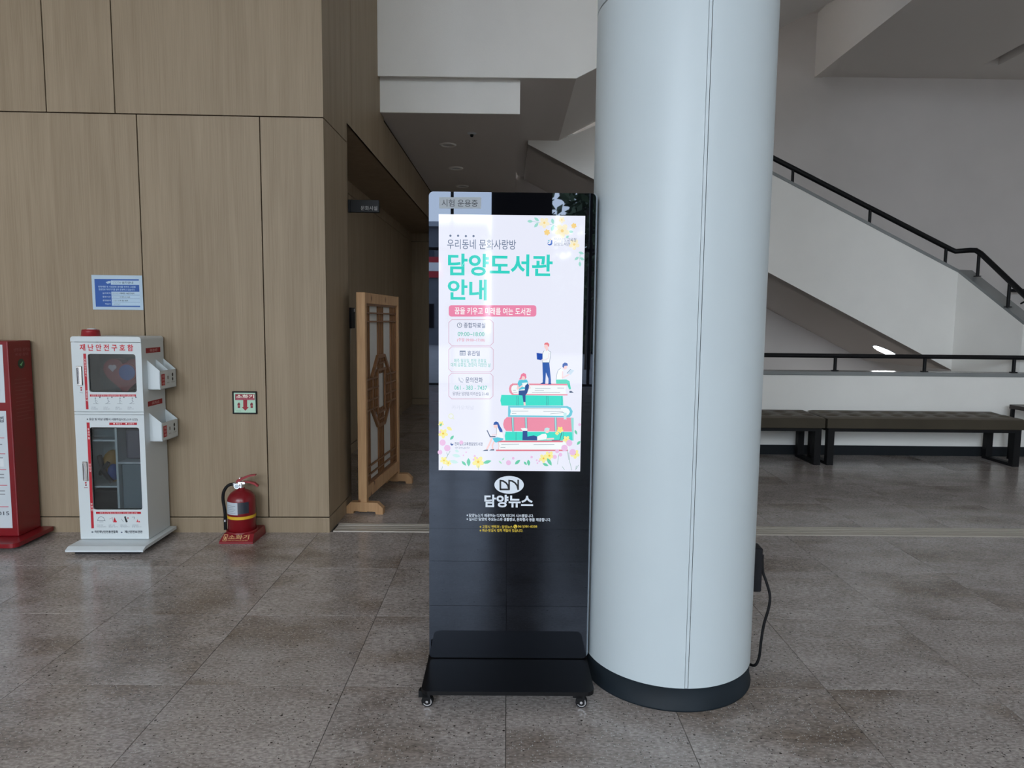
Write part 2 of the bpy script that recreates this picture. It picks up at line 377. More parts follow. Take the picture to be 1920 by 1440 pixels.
class Art:
    """flat print laid on a real plane of a thing: o + u*U + v*V in the thing's own space"""
    def __init__(s, parent, loc, rz, o, U, V, N, step=0.0004):
        s.p = parent; s.Mi = (Matrix.Translation(loc) @ Matrix.Rotation(rz, 4, 'Z')).inverted()
        s.o, s.U, s.V, s.N, s.step = Vector(o), Vector(U), Vector(V), Vector(N), step
        s.cx = s.cy = 0.0; s.cs = 1.0; s.cur = None; s.mk = flat
    def crop(s, x, y, k): s.cx, s.cy, s.cs = x, y, k; return s
    def uv(s, x, y):
        x, y = s.cx + x / s.cs, s.cy + y / s.cs
        C, D = s.Mi @ EYE, s.Mi.to_3x3() @ sight(x, y)
        t = (s.o - C).dot(s.N) / D.dot(s.N); q = C + D * t - s.o
        return q.dot(s.U), q.dot(s.V)
    def at(s, u, v, lvl): return s.o + s.U * u + s.V * v + s.N * (s.step * (lvl + 1))
    def begin(s, name): s.cur = (name, MB(), [], {}); return s
    def _mi(s, col):
        name, mb, mats, ix = s.cur
        if col not in ix: ix[col] = len(mats); mats.append(s.mk(col))
        return ix[col]
    def uvpoly(s, pts, col, lvl=0):
        if sum(a[0] * b[1] - b[0] * a[1] for a, b in zip(pts, list(pts[1:]) + [pts[0]])) < 0: pts = list(pts)[::-1]
        s.cur[1].add([s.at(u, v, lvl) for u, v in pts], [list(range(len(pts)))], False, s._mi(col)); return s
    def poly(s, pts, col, lvl=0): return s.uvpoly([s.uv(*p) for p in pts], col, lvl)
    def rect(s, x0, y0, x1, y1, col, lvl=0): return s.poly([(x0, y0), (x1, y0), (x1, y1), (x0, y1)], col, lvl)
    def rrect(s, x0, y0, x1, y1, r, col, lvl=0):
        p = []
        for cx, cy, a in ((x1 - r, y0 + r, -90), (x1 - r, y1 - r, 0), (x0 + r, y1 - r, 90), (x0 + r, y0 + r, 180)):
            p += [(cx + r * math.cos(math.radians(a + k * 22.5)), cy + r * math.sin(math.radians(a + k * 22.5))) for k in range(5)]
        return s.poly(p, col, lvl)
    def ell(s, x, y, rx, ry, col, lvl=0, rot=0.0, n=16):
        c, q = math.cos(rot), math.sin(rot)
        return s.poly([(x + rx * math.cos(2 * PI * i / n) * c - ry * math.sin(2 * PI * i / n) * q,
                        y + rx * math.cos(2 * PI * i / n) * q + ry * math.sin(2 * PI * i / n) * c) for i in range(n)], col, lvl)
    def leaf(s, x0, y0, x1, y1, w, col, lvl=0):
        dx, dy = x1 - x0, y1 - y0; l = math.hypot(dx, dy); nx, ny = -dy / l * w, dx / l * w
        pt = lambda t, k: (x0 + dx * t + nx * k, y0 + dy * t + ny * k)
        return s.poly([pt(0, 0), pt(.25, .38), pt(.5, .5), pt(.75, .36), pt(1, 0), pt(.75, -.36), pt(.5, -.5), pt(.25, -.38)], col, lvl)
    def line(s, pts, w, col, lvl=0):
        for (x0, y0), (x1, y1) in zip(pts, pts[1:]):
            l = math.hypot(x1 - x0, y1 - y0) or 1; nx, ny = -(y1 - y0) / l * w / 2, (x1 - x0) / l * w / 2
            ex, ey = (x1 - x0) / l * w * .3, (y1 - y0) / l * w * .3
            s.poly([(x0 - ex + nx, y0 - ey + ny), (x1 + ex + nx, y1 + ey + ny), (x1 + ex - nx, y1 + ey - ny), (x0 - ex - nx, y0 - ey - ny)], col, lvl)
        return s
    def flower(s, x, y, r, col, mid, lvl=0, n=5):
        for i in range(n):
            a = 2 * PI * i / n + .3
            s.ell(x + r * .55 * math.cos(a), y + r * .55 * math.sin(a), r * .48, r * .36, col, lvl, a, 10)
        return s.ell(x, y, r * .22, r * .22, mid, lvl + 1, 0, 8)
    def end(s):
        name, mb, mats, _ = s.cur; o = obj(name, mb, mats, s.p); s.cur = None; return o
    def text(s, name, body, x0, y0, x1, y1, col, bold=0.0, lvl=1, vertical=False):
        (ua, va), (ub, vb) = s.uv(x0, y1), s.uv(x1, y0)
        return s.uvtext(name, body, ua, va, ub, vb, col, bold, lvl)
    def uvtext(s, name, body, ua, va, ub, vb, col, bold=0.0, lvl=1):
        cu = bpy.data.curves.new('lettering', 'FONT'); cu.body = body; cu.resolution_u = 3; cu.offset = bold
        t = bpy.data.objects.new('lettering', cu)
        me = bpy.data.meshes.new_from_object(t); bpy.data.objects.remove(t); bpy.data.curves.remove(cu)
        if not len(me.vertices): return None
        xs = [v.co.x for v in me.vertices]; ys = [v.co.y for v in me.vertices]
        a, b, c, d = min(xs), max(xs), min(ys), max(ys)
        for v in me.vertices:
            v.co = s.at(ua + (v.co.x - a) / (b - a) * (ub - ua), va + (v.co.y - c) / (d - c) * (vb - va), lvl)
        me.materials.clear(); me.name = name
        for p in me.polygons: p.material_index = 0
        return obj(name, me, s.mk(col), s.p)

# ================================================================== THE SETTING
# ---- floor: slab, then each tile
floor = struct('floor', MB().box(-7, 8.5, FRONT_Y, 10.85, -0.2, -0.004), M['grout'])
tile_me = MB().rbox(-0.2989, 0.2989, -0.2989, 0.2989, -0.012, 0, 0.0006, 1).mesh('tile'); tile_me.materials.append(M['tile'])
def tile(x0, x1, y0, y1):
    o = bpy.data.objects.new('tile', tile_me); COL.objects.link(o); o.parent = floor
    o.location = ((x0 + x1) / 2, (y0 + y1) / 2, random.uniform(-0.0001, 0.0001))
    o.scale = ((x1 - x0) / 0.6, (y1 - y0) / 0.6, 1)
JX = [0.007 + 0.6 * k for k in range(-10, 14)]
for y0, y1 in ((0.61, 1.21), (1.21, 1.81), (1.81, 2.41), (2.41, 3.01), (3.01, 3.61), (3.61, 4.245)):
    for x in JX:
        if -3.7 < x < 3.6 + (0 if y0 > 2 else -1): tile(x, x + 0.6, y0, y1)
yy = [4.425, 5.02, 5.62, 6.22, 6.94]
for y0, y1 in zip(yy, yy[1:]):
    for x in JX:
        if -2.0 < x < 5.5: tile(max(x, -1.62), x + 0.6, y0, y1)
for k in range(7):
    y0 = 6.94 + 0.6 * k
    for x in JX:
        if -2.0 < x < 0.5: tile(max(x, -1.62), x + 0.6, y0, min(y0 + 0.6, 10.8))
def floor_fill(x0, x1, y0, y1):   # the parts of the floor that lie outside the picture
    o = obj('floor_finish', MB().box(x0, x1, y0, y1, -0.012, -0.0005), M['tile'], floor); return o
floor_fill(-7, 8.5, FRONT_Y, 0.607); floor_fill(-7, -3.6, 0.61, 4.24); floor_fill(3.61, 8.5, 0.61, 4.24); floor_fill(5.42, 8.5, 4.43, 6.94); floor_fill(0.62, 8.5, 6.95, 9.8)

# ---- threshold channel between the two floors
th = struct('trim_1', MB().box(-1.12, 8.5, 4.25, 4.42, -0.02, -0.003), M['groove'])
for y0, y1, z in ((4.250, 4.262, 0.004), (4.272, 4.300, 0.001), (4.308, 4.336, 0.001), (4.344, 4.372, 0.001), (4.380, 4.400, 0.003), (4.406, 4.420, 0.004)):
    obj('track_rail', MB().box(-1.11, 8.5, y0, y1, -0.01, z), M['alu'], th)

# ---- wood panelled wall facing the camera
FWL, FWR = (-1.127, 4.227, 0), math.radians(1.33)
wl = struct('wall_left', MB().box(-5.0, -0.013, 0.013, 0.2, 0, HALL), M['groove'], FWL, FWR)
def panel(parent, mbx): return obj('panel', mbx, M['panel'], parent)
G = 0.0036
for x0, x1 in ((-0.381, 0), (-1.111, -0.381), (-2.35, -1.111), (-3.6, -2.35), (-4.9, -3.6)):
    panel(wl, MB().box(x0 + G, x1 - (G if x1 else 0), 0, 0.014, 0.1 + G, 2.572 - G))
for x0, x1 in ((-1.236, 0), (-1.638, -1.236), (-2.9, -1.638), (-4.9, -2.9)):
    panel(wl, MB().box(x0 + G, x1 - (G if x1 else 0), 0, 0.014, 2.572 + G, 4.1))
    panel(wl, MB().box(x0 + G, x1 - (G if x1 else 0), 0, 0.014, 4.106, HALL))
bb = struct('baseboard_left', MB().box(-5.0, 0.0, -0.001, 0.012, 0, 0.1 - G), M['panel'], FWL, FWR)

# ---- side wall with the long recess
SWR = math.radians(-0.70)
OP0, OP1, OPZ, CZ = 0.585, 5.05, 2.705, 3.122
ws = struct('wall_side', MB().prism([(0.012, 0), (OP0 - .01, 0), (OP0 - .01, OPZ + .01), (6.6, OPZ + .01), (6.6, CZ + .3), (1.9, CZ + .3), (1.9, HALL), (0.012, HALL)], -0.25, -0.013, 'x'), M['groove'], FWL, SWR)
panel(ws, MB().box(-0.014, 0, 0, OP0, 0.1 + G, 2.572 - G))
panel(ws, MB().prism([(0, 2.572 + G), (OP0, 2.572 + G), (OP0, OPZ), (0.72 - G, OPZ), (0.72 - G, HALL), (0, HALL)], -0.014, 0, 'x'))
panel(ws, MB().box(-0.014, 0, 0.72 + G, 1.9, OPZ, HALL))
for a, b_ in ((1.9, 3.1), (3.1, 4.3), (4.3, 6.6)):
    panel(ws, MB().box(-0.014, 0, a + G, b_ - G, OPZ, CZ - 0.035))
obj('baseboard', MB().box(-0.012, 0.001, 0.0, OP0, 0, 0.1 - G), M['panel'], ws)
obj('jamb_lining', MB().box(-0.48, 0, OP0 - 0.02, OP0, 0, OPZ), M['panel'], ws)
obj('recess_lining', MB().box(-0.48, -0.0005, OP0, 6.6, OPZ, OPZ + 0.02), M['panel'], ws)
wr = struct('wall_recess', MB().box(-0.70, -0.487, OP0 - .1, 6.7, 0, 2.8), M['groove'], FWL, SWR)
ys_ = [0.585, 1.2, 2.45, 3.7, 4.95, 6.57]
for a, b_ in zip(ys_, ys_[1:]):
    panel(wr, MB().box(-0.488, -0.474, a + G, b_ - G, 0.1 + G, 2.58 - G))
    panel(wr, MB().box(-0.488, -0.474, a + G, b_ - G, 2.58 + G, OPZ))
obj('baseboard', MB().box(-0.486, -0.473, OP0, 6.57, 0, 0.1 - G), M['panel'], wr)
we = struct('wall_end', MB().box(-1.8, 0.3, 10.815, 11.0, 0, 3.4), M['groove'])
for a, b_ in ((-1.53, -0.9), (-0.9, 0.1)):
    panel(we, MB().box(a + G, b_ - G, 10.8, 10.816, 0.1 + G, 2.58 - G)); panel(we, MB().box(a + G, b_ - G, 10.8, 10.816, 2.58 + G, 3.3))
obj('baseboard', MB().box(-1.53, 0.1, 10.798, 10.812, 0, 0.1 - G), M['panel'], we)

# ---- white beams, hall ceiling
struct('wall_upper', MB().prism([(-1.12, 3.388), (0.553, 3.388), (4.26, 5.278), (4.26, HALL), (-1.12, HALL)], 5.88, 5.90).box(4.26, 8.5, 5.86, 5.9, 4.8, HALL), M['paint'])
struct('trim_2', MB().box(-1.11, 0.087, 5.965, 5.99, 3.118, 3.43), M['paint'])
struct('ceiling_passage', MB().box(-1.2, 0.085, 5.99, 10.85, CZ, CZ + 0.25), M['ceil'])

# ---- low wall behind the benches, its cap and skirting
struct('wall_low', MB().box(1.5, 8.5, 6.95, 7.12, 0, 0.832), M['paint'])
struct('trim_4', MB().rbox(1.49, 8.5, 6.935, 7.135, 0.832, 0.872, 0.004, 1), M['cap'])
struct('baseboard_right', MB().box(1.49, 8.5, 6.938, 6.952, 0, 0.1), M['skirt'])

# ---- back wall, hall ceiling, upper floor slab with its light slot, outer walls
struct('wall_back', MB().box(0.085, 8.5, 9.8, 10.0, 0, 5.65).box(0.085, 0.3, 10.0, 10.85, 0, 3.4), M['paint_lilac'])
struct('ceiling', MB().box(-2.0, 8.7, 5.95, 10.0, 5.65, 5.85).box(-7, 8.5, FRONT_Y, 6.0, HALL, HALL + .2).box(-2.0, -1.15, 5.9, 10.0, 3.4, 5.85), M['ceil'])
sl = struct('ceiling_upper_slab', MB().box(4.26, 6.28, 5.9, 9.8, 4.8, 5.65).box(6.48, 8.5, 5.9, 9.8, 4.8, 5.65).box(6.28, 6.48, 9.3, 9.8, 4.8, 5.65).box(6.28, 6.48, 5.9, 9.3, 4.92, 5.65), M['ceil'])
obj('edge_strip', MB().box(4.255, 4.36, 5.9, 9.799, 4.788, 4.80), M['ceil'], sl)
obj('slot_diffuser', MB().box(6.30, 6.46, 5.95, 9.25, 4.905, 4.918), M['lampoff'], sl)
struct('wall_right', MB().box(8.5, 8.7, FRONT_Y, 10.0, -0.1, HALL + .2), M['paint'])
struct('wall_far_left', MB().box(-7.2, -7, FRONT_Y, 4.6, -0.1, HALL + .2), M['paint'])
struct('wall_left_return', MB().box(-7.0, -4.9, 4.13, 4.3, 0, HALL), M['panel'])
# ---- glass front behind the camera (seen mirrored in the kiosk)
wf = MB().box(-7.2, -6.6, FRONT_Y - .2, FRONT_Y, 0, HALL + .2).box(-0.35, 0.88, FRONT_Y - .2, FRONT_Y, 0, HALL + .2).box(5.2, 8.7, FRONT_Y - .2, FRONT_Y, 0, HALL + .2)
for x0, x1, z0, z1 in OPENINGS: wf.box(x0, x1, FRONT_Y - .2, FRONT_Y, z1, HALL + .2)
struct('wall_front', wf, M['darkwall'])
for n_, (x0, x1, z0, z1) in enumerate(OPENINGS):
    w = struct('window_%d' % (n_ + 1), MB().box(x0, x1, FRONT_Y - .14, FRONT_Y - .06, 0, z0).box(x0, x1, FRONT_Y - .13, FRONT_Y - .07, 2.77, 2.83), M['mullion'])
    k = -1.15 if n_ == 0 else 1.68
    while x0 < k < x1:
        obj('mullion', MB().box(k - .03, k + .03, FRONT_Y - .14, FRONT_Y - .06, z0, z1), M['mullion'], w)
        k += -1.6 if n_ == 0 else 1.6
struct('ground_outside', MB().box(-50, 50, -70, FRONT_Y - .2, -0.25, -0.03), M['paving'])

# ================================================================== STAIRCASE
st = thing('staircase', 'white concrete staircase rising to the left behind the benches, with a landing above', 'staircase')
SL = -0.5027
zs = lambda x: 3.345 + SL * (x - 0.21)
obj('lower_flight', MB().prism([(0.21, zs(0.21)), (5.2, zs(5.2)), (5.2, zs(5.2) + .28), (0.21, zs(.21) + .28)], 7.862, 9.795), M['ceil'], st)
ptop = lambda x: 1.968 - 0.489 * (x - 5.195)
obj('parapet', MB().prism([(0.21, zs(.21)), (5.195, zs(5.195)), (5.195, 1.965), (1.50, ptop(1.50)), (0.55, 3.39), (0.21, 3.39)], 7.86, 8.06), M['paint'], st)
obj('parapet_cap', MB().prism([(1.53, ptop(1.53)), (5.195, 1.965), (5.195, 2.0), (1.53, ptop(1.53) + .035)], 7.85, 8.07), M['cap'], st)
for i in range(14):
    x0 = 5.05 - i * 0.33; z = zs(x0) + .28
    obj('step', MB().box(x0 - .33, x0, 8.06, 9.79, z - .05, z + 0.17), M['cap'], st)
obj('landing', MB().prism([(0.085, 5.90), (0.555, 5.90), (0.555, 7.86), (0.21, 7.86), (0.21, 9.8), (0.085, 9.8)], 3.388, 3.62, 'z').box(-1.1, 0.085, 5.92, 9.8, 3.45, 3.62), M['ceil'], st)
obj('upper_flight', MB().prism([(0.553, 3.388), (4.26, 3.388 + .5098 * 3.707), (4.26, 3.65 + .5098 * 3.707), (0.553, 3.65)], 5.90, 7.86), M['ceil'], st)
A_, B_ = (5.195, 7.862), (5.44, 7.13)
obj('turned_parapet', MB().wallstrip(B_, A_, 0.20, 0, 1.375, 0.0, 1.965), M['paint'], st)
obj('turned_cap', MB().wallstrip(B_, A_, 0.22, 1.375, 1.41, 1.965, 2.0), M['cap'], st)
# downlight under the stair
dr = sight(1659, 658); k = (3.345 - SL * 0.21 * 1 - 0)  # plane z = 3.345 + SL*(x-0.21)
t_ = (3.345 - SL * 0.21 - CAMH) / (dr.z - SL * dr.x)
LP = EYE + dr * t_
lamp = thing('stair_downlight', 'bright round lamp glowing on the underside of the stair', 'lamp', LP)
lamp.rotation_euler = (0, math.atan(-SL), 0)
obj('trim_ring', MB().lathe([(0.14, 0.0), (0.16, -0.008), (0.165, 0.0)], 28), M['white'], lamp)
obj('diffuser', MB().cyl((0, 0), 0.14, -0.006, -0.001, 28), M['lampwhite'], lamp)

# ---- handrails
def post_mesh(x, y, z0, z1, parent, r=0.017):
    obj('post', MB().cyl((x, y), r, z0, z1, 10).cyl((x, y), 0.038, z0, z0 + 0.008, 14), M['black'], parent)
hr = thing('stair_handrail', 'black handrail on short posts running down the stair parapet', 'handrail')
YR = 7.95
zr = lambda x: 3.256 - .4765 * (x - 3.011)
obj('rail', MB().tube([(1.6, YR, zr(1.6)), (3.0, YR, zr(3.0)), (5.14, YR, zr(5.14)), (5.20, YR - .01, 2.215), (5.29, YR - .12, 2.218), (5.325, 7.78, 2.212), (5.345, 7.72, 2.17), (5.412, 7.04, 1.635)], 0.029, 12), M['black'], hr)
for x in (2.33, 3.262, 4.18, 5.093): post_mesh(x, YR, ptop(x) + .03, zr(x) - .01, hr)
for x, y, z in ((5.338, 7.74, 2.175), (5.388, 7.30, 1.83)):
    zc = 1.41 + (y - 7.13) / (7.862 - 7.13) * .59 + .012
    post_mesh(x, y, zc, z, hr)
lr = thing('low_handrail', 'straight black handrail on the low white wall behind the benches', 'handrail')
obj('rail', MB().tube([(1.55, 7.035, 1.03), (8.45, 7.035, 1.03)], 0.023, 12), M['black'], lr)
for i in range(-2, 6): post_mesh(3.427 + .939 * i, 7.035, 0.872, 1.012, lr)
wr_ = thing('wall_handrail', 'short end of a black handrail fixed to the far grey wall at right', 'handrail')
obj('rail', MB().tube([(7.15, 9.68, 1.86), (8.45, 9.68, 1.86)], 0.025, 10), M['black'], wr_)
obj('bracket', MB().tube([(7.42, 9.68, 1.84), (7.42, 9.70, 1.72), (7.42, 9.80, 1.68)], 0.013, 8), M['black'], wr_)

# ================================================================== COLUMN
CX, CY, CR = 0.639, 2.577, 0.320
co = thing('round_column', 'tall round white column right of the black kiosk on a dark base ring', 'column', (CX, CY, 0))
a_s = -PI / 2 + 0.0
sw = 0.0205
n_ = 120
prof = []
for i in range(n_ + 1):
    a = a_s + sw + (2 * PI - 2 * sw) * i / n_; prof.append((CR * math.cos(a), CR * math.sin(a)))
mb = MB()
for z0, z1 in ((0.085, 2.478), (2.484, HALL)):
    o_ = [(x, y, z) for z in (z0, z1) for x, y in prof]
    m_ = n_ + 1
    mb.add(o_, [(i, i + 1, i + 1 + m_, i + m_) for i in range(n_)], True)
    mb.add(o_[:m_], [list(range(m_))[::-1]]); mb.add(o_[m_:], [list(range(m_))])
obj('shaft', mb, M['colw'], co)
sa = [a_s - sw + .005 + (2 * sw - .010) * i / 4 for i in range(5)]
obj('seam_strip', MB().prism([((CR - .001) * math.cos(a), (CR - .001) * math.sin(a)) for a in sa] + [((CR - .02) * math.cos(a), (CR - .02) * math.sin(a)) for a in sa[::-1]], 0.086, HALL, 'z'), M['colw'], co)
obj('shaft_joint', MB().cyl((0, 0), CR - 0.005, 2.47, 2.49, 64), M['alu'], co)
obj('base_ring', MB().lathe([(0.05, 0.0), (CR + .004, 0.0), (CR + .004, 0.006), (CR - .001, 0.012), (CR - .004, 0.085), (0.05, 0.085)], 96), M['colb'], co)
# outlet box and cord on the far side of the column
ob = thing('outlet_box', 'small black power box with a hanging cord on the far side of the column', 'power box', (CX, CY, 0))
bx = MB().rbox(-0.018, 0.018, -0.03, 0.035, 0.325, 0.50, 0.004, 1)
ang = math.radians(-3)
for i, v in enumerate(bx.v):
    x, y, z = v; x += CR + 0.019; bx.v[i] = (x * math.cos(ang) - y * math.sin(ang), x * math.sin(ang) + y * math.cos(ang), z)
obj('housing', bx, M['blackm'], ob)
def oc(r, a, z): return (r * math.cos(ang + a), r * math.sin(ang + a), z)
obj('plug', MB().cyl(((CR + .040) * math.cos(ang), (CR + .040) * math.sin(ang)), 0.010, 0.435, 0.465, 10), M['blackm'], ob)
cpts = [oc(CR + .042, -.02, .45), oc(CR + .046, -.03, .40), oc(CR + .060, -.04, .36), oc(CR + .074, -.05, .31), oc(CR + .072, -.05, .26), oc(CR + .058, -.04, .19), oc(CR + .050, -.04, .12), oc(CR + .046, -.03, .05), oc(CR + .032, 0.0, .012), oc(CR + .014, .12, .008), oc(CR + .02, .25, .007)]
def smooth(pts, n=6):
    P = [Vector(p) for p in pts]; out = []
    for i in range(len(P) - 1):
        p0, p1, p2, p3 = P[max(i - 1, 0)], P[i], P[i + 1], P[min(i + 2, len(P) - 1)]
        for k in range(n):
            t = k / n
            out.append(0.5 * ((2 * p1) + (-p0 + p2) * t + (2 * p0 - 5 * p1 + 4 * p2 - p3) * t * t + (-p0 + 3 * p1 - 3 * p2 + p3) * t ** 3))
    return out + [P[-1]]
obj('cord', MB().tube(smooth(cpts), 0.0055, 8), M['rubber'], ob)

# ================================================================== KIOSK
KL = (0.013, 2.47, 0)
ki = thing('display_kiosk', 'tall black glass display kiosk on casters showing a lit poster, left of the column', 'display kiosk', KL)
def rrect_pts(x0, x1, z0, z1, r, n=6, corners=(1, 1, 1, 1)):
    p = []
    for (cx, cz, a), on in zip(((x1 - r, z0 + r, -90), (x1 - r, z1 - r, 0), (x0 + r, z1 - r, 90), (x0 + r, z0 + r, 180)), corners):
        if on: p += [(cx + r * math.cos(math.radians(a + 90 * k / n)), cz + r * math.sin(math.radians(a + 90 * k / n))) for k in range(n + 1)]
        else: p.append((cx + r * (1 if a in (-90, 0) else -1), cz + r * (-1 if a in (-90, 180) else 1)))
    return p
obj('front_glass', MB().prism(rrect_pts(-0.299, 0.299, 0.083, 1.820, 0.016), 0.0, 0.006), M['glass'], ki)
obj('silver_edge', MB().prism(rrect_pts(-0.2985, 0.3055, 0.085, 1.8200, 0.018), 0.007, 0.016), flat((120, 130, 140), .5), ki)
obj('back_case', MB().prism(rrect_pts(-0.299, 0.299, 0.085, 1.820, 0.018), 0.0165, 0.058), M['blackm'], ki)
pl = MB().prism(rrect_pts(-0.303, 0.303, -0.232, 0.20, 0.03), 0.066, 0.080, 'z')
obj('base_plate', pl, M['gloss'], ki)
for sx, sy, rz in ((-0.284, -0.185, 0.12), (0.262, -0.185, 0.95), (-0.27, 0.15, 0.4), (0.27, 0.15, -0.3)):
    c = obj('caster', MB().cyl((0, 0), 0.022, 0.058, 0.0665, 14).box(-0.012, 0.012, -0.004, 0.03, 0.036, 0.060).box(-0.012, -0.0095, -0.012, 0.016, 0.014, 0.05).box(0.0095, 0.012, -0.012, 0.016, 0.014, 0.05), M['black'], ki, (sx, sy, 0), rz)
    obj('wheel', MB().cyl((0.0, 0.0205), 0.0205, -0.009, 0.009, 24, axis='x'), M['rubber'], c)
    rim = MB()
    for x_ in (-0.0092, 0.0092):
        rim.add([(x_ * 1.03, q * math.cos(2 * PI * i / 24), 0.0205 + q * math.sin(2 * PI * i / 24)) for q in (0.0125, 0.0165) for i in range(24)],
                [(i, (i + 1) % 24, 24 + (i + 1) % 24, 24 + i) for i in range(24)])
    rim.cyl((0, 0.0205), 0.005, -0.0125, 0.0125, 12, axis='x')
    obj('wheel_rim', rim, M['chrome'], c)
for o in [o for o in ki.children if o.name.startswith('caster')]: o.rotation_euler.z += PI / 2 * 0.85 * (1 if o.location.x < 0 else 0.35)

# lit poster
scr = obj('screen', MB().box(-0.2635, 0.2615, -0.0012, 0.001, 0.809, 1.7405), glow((236, 239, 254)), ki)
A = Art(scr, KL, 0, (0, -0.0012, 0), (1, 0, 0), (0, 0, 1), (0, -1, 0), 0.00025)
A.mk = glow
SLATE, TEAL, GREEN, PINK, NAVY = (104, 120, 148), (52, 214, 200), (70, 192, 166), (238, 138, 174), (46, 84, 160)
DARK, ROSE, CYAN, SKIN, LINE = (78, 96, 128), (226, 128, 146), (96, 204, 226), (250, 214, 214), (70, 110, 140)
A.crop(790, 340, 4.8)
for x, y in ((262, 490), (331, 490), (401, 493), (470, 493)): A.begin('dot_print').ell(x, y, 10, 10, SLATE, 1).end()
A.text('poster_heading', '우리동네 문화사랑방', 232, 527, 852, 608, SLATE, 0.004)
A.text('poster_title', '담양도서관', 240, 660, 1183, 848, TEAL, 0.026)
A.text('poster_title', '안내', 237, 885, 590, 1068, TEAL, 0.026)
A.begin('pink_banner').rrect(247, 1115, 1035, 1217, 24, PINK, 0).end()
A.text('banner_text', '꿈을 키우고 미래를 여는 도서관', 300, 1140, 988, 1197, (255, 255, 255), 0.014, 2)
A.crop(790, 600, 4.8)
def cutbox(x0, y0, x1, y1, c=26):
    p = [(x0 + c, y0), (x1 - c, y0), (x1, y0 + c), (x1, y1 - c), (x1 - c, y1), (x0 + c, y1), (x0, y1 - c), (x0, y0 + c), (x0 + c, y0)]
    A.begin('notice_box').line(p, 4, (214, 160, 184), 1).end()
cutbox(247, -2, 648, 229); cutbox(247, 241, 648, 467); cutbox(247, 479, 645, 710)
A.begin('clock_icon').ell(344, 47, 23, 23, SLATE, 1).ell(344, 47, 18, 18, (240, 243, 254), 2).line([(344, 47), (344, 34)], 4, SLATE, 3).line([(344, 47), (354, 47)], 4, SLATE, 3).end()
A.begin('calendar_icon').rect(345, 276, 398, 319, SLATE, 1)
for r in range(3):
    for q in range(4): A.rect(350 + q * 12, 287 + r * 10.5, 359 + q * 12, 294 + r * 10.5, (240, 243, 254), 2)
A.end()
A.begin('phone_icon').line([(338, 522), (342, 540), (356, 556), (372, 560)], 11, (196, 204, 220), 1).line([(360, 522), (374, 530), (378, 546)], 5, (196, 204, 220), 1)
A.end()
for nm, b_, x0, y0, x1, y1, c_, w_ in (
    ('notice_heading', '종합자료실', 382, 25, 576, 70, DARK, .008), ('notice_text', '09:00~18:00', 328, 109, 567, 144, GREEN, .004),
    ('notice_text', '(주말 09:00~17:00)', 322, 165, 571, 198, (228, 132, 150), 0), ('notice_heading', '휴관일', 414, 277, 527, 322, DARK, .008),
    ('notice_text', '매주 월요일, 법정 공휴일,', 295, 351, 590, 384, GREEN, 0), ('notice_text', '대체 공휴일, 관장이 지정한 날', 266, 388, 624, 422, GREEN, 0),
    ('notice_heading', '문의전화', 397, 517, 552, 562, DARK, .008), ('notice_text', '061 - 383 - 7437', 297, 592, 592, 627, (92, 204, 186), .004),
    ('notice_text', '담양군 담양읍 미리산길 31-48', 284, 648, 605, 678, DARK, 0), ('faint_text', '카카오채널', 275, 770, 470, 806, (216, 220, 236), 0),
    ('owner_text', '전라남도교육청담양도서관', 300, 1101, 552, 1130, DARK, .01), ('owner_text', 'dyl.jne.go.kr', 303, 1140, 438, 1160, (150, 160, 180), 0)):
    A.text(nm, b_, x0, y0, x1, y1, c_, w_)
A.begin('search_icon').ell(267, 865, 24, 24, (232, 240, 200), 1).ell(267, 865, 18, 18, (240, 243, 254), 2).line([(282, 880), (295, 893)], 6, (232, 240, 200), 1).end()
A.begin('owner_mark').ell(275, 1116, 13, 14, NAVY, 1).ell(278, 1108, 8, 8, (240, 243, 254), 2).end()
A.crop(820, 400, 6.857)
A.text('owner_text', '전라남도교육청', 1500, 316, 1785, 364, SLATE, 0)
A.text('owner_text', '담양도서관', 1500, 372, 1706, 418, SLATE, 0)
A.begin('owner_mark').poly([(1415, 375), (1425, 395), (1445, 398), (1458, 385), (1460, 345), (1480, 345), (1480, 390), (1465, 410), (1435, 412), (1418, 398)], (40, 96, 190), 1).ell(1434, 352, 13, 7, (120, 200, 220), 1, .5).ell(1450, 335, 6, 6, (240, 190, 90), 1).ell(1428, 372, 10, 6, (70, 150, 210), 1, .4).end()
# blossoms top right
LG = (160, 222, 210); YE, YO = (250, 240, 205), (248, 214, 140)
for a in ((1155, 100, 1230, 105, 38), (1245, 55, 1308, 100, 36), (1245, 182, 1300, 120, 38), (1475, 65, 1490, 140, 40), (1470, 230, 1495, 150, 44), (1688, 232, 1750, 240, 36), (1655, 320, 1690, 285, 30), (1815, 500, 1885, 520, 34), (1765, 600, 1820, 560, 34), (1830, 570, 1890, 600, 36), (1830, 620, 1835, 685, 34)): A.begin('leaf_print').leaf(*a, LG, 0).end()
A.begin('stem_print').line([(1220, 104), (1330, 120), (1480, 145), (1560, 190)], 4, (150, 200, 200), 0).end()
A.begin('stem_print').line([(1840, 510), (1828, 580), (1834, 650)], 4, (150, 210, 190), 0).end()
for f_ in ((1375, 122, 70, YE, YO, 1), (1605, 225, 95, YE, YO, 1), (1600, 85, 42, YE, YO, 1), (1760, 400, 70, YE, YO, 0), (1410, 245, 40, YO, YO, 2, 6), (1755, 160, 36, YO, YO, 1, 6)): A.begin('blossom_print').flower(*f_).end()
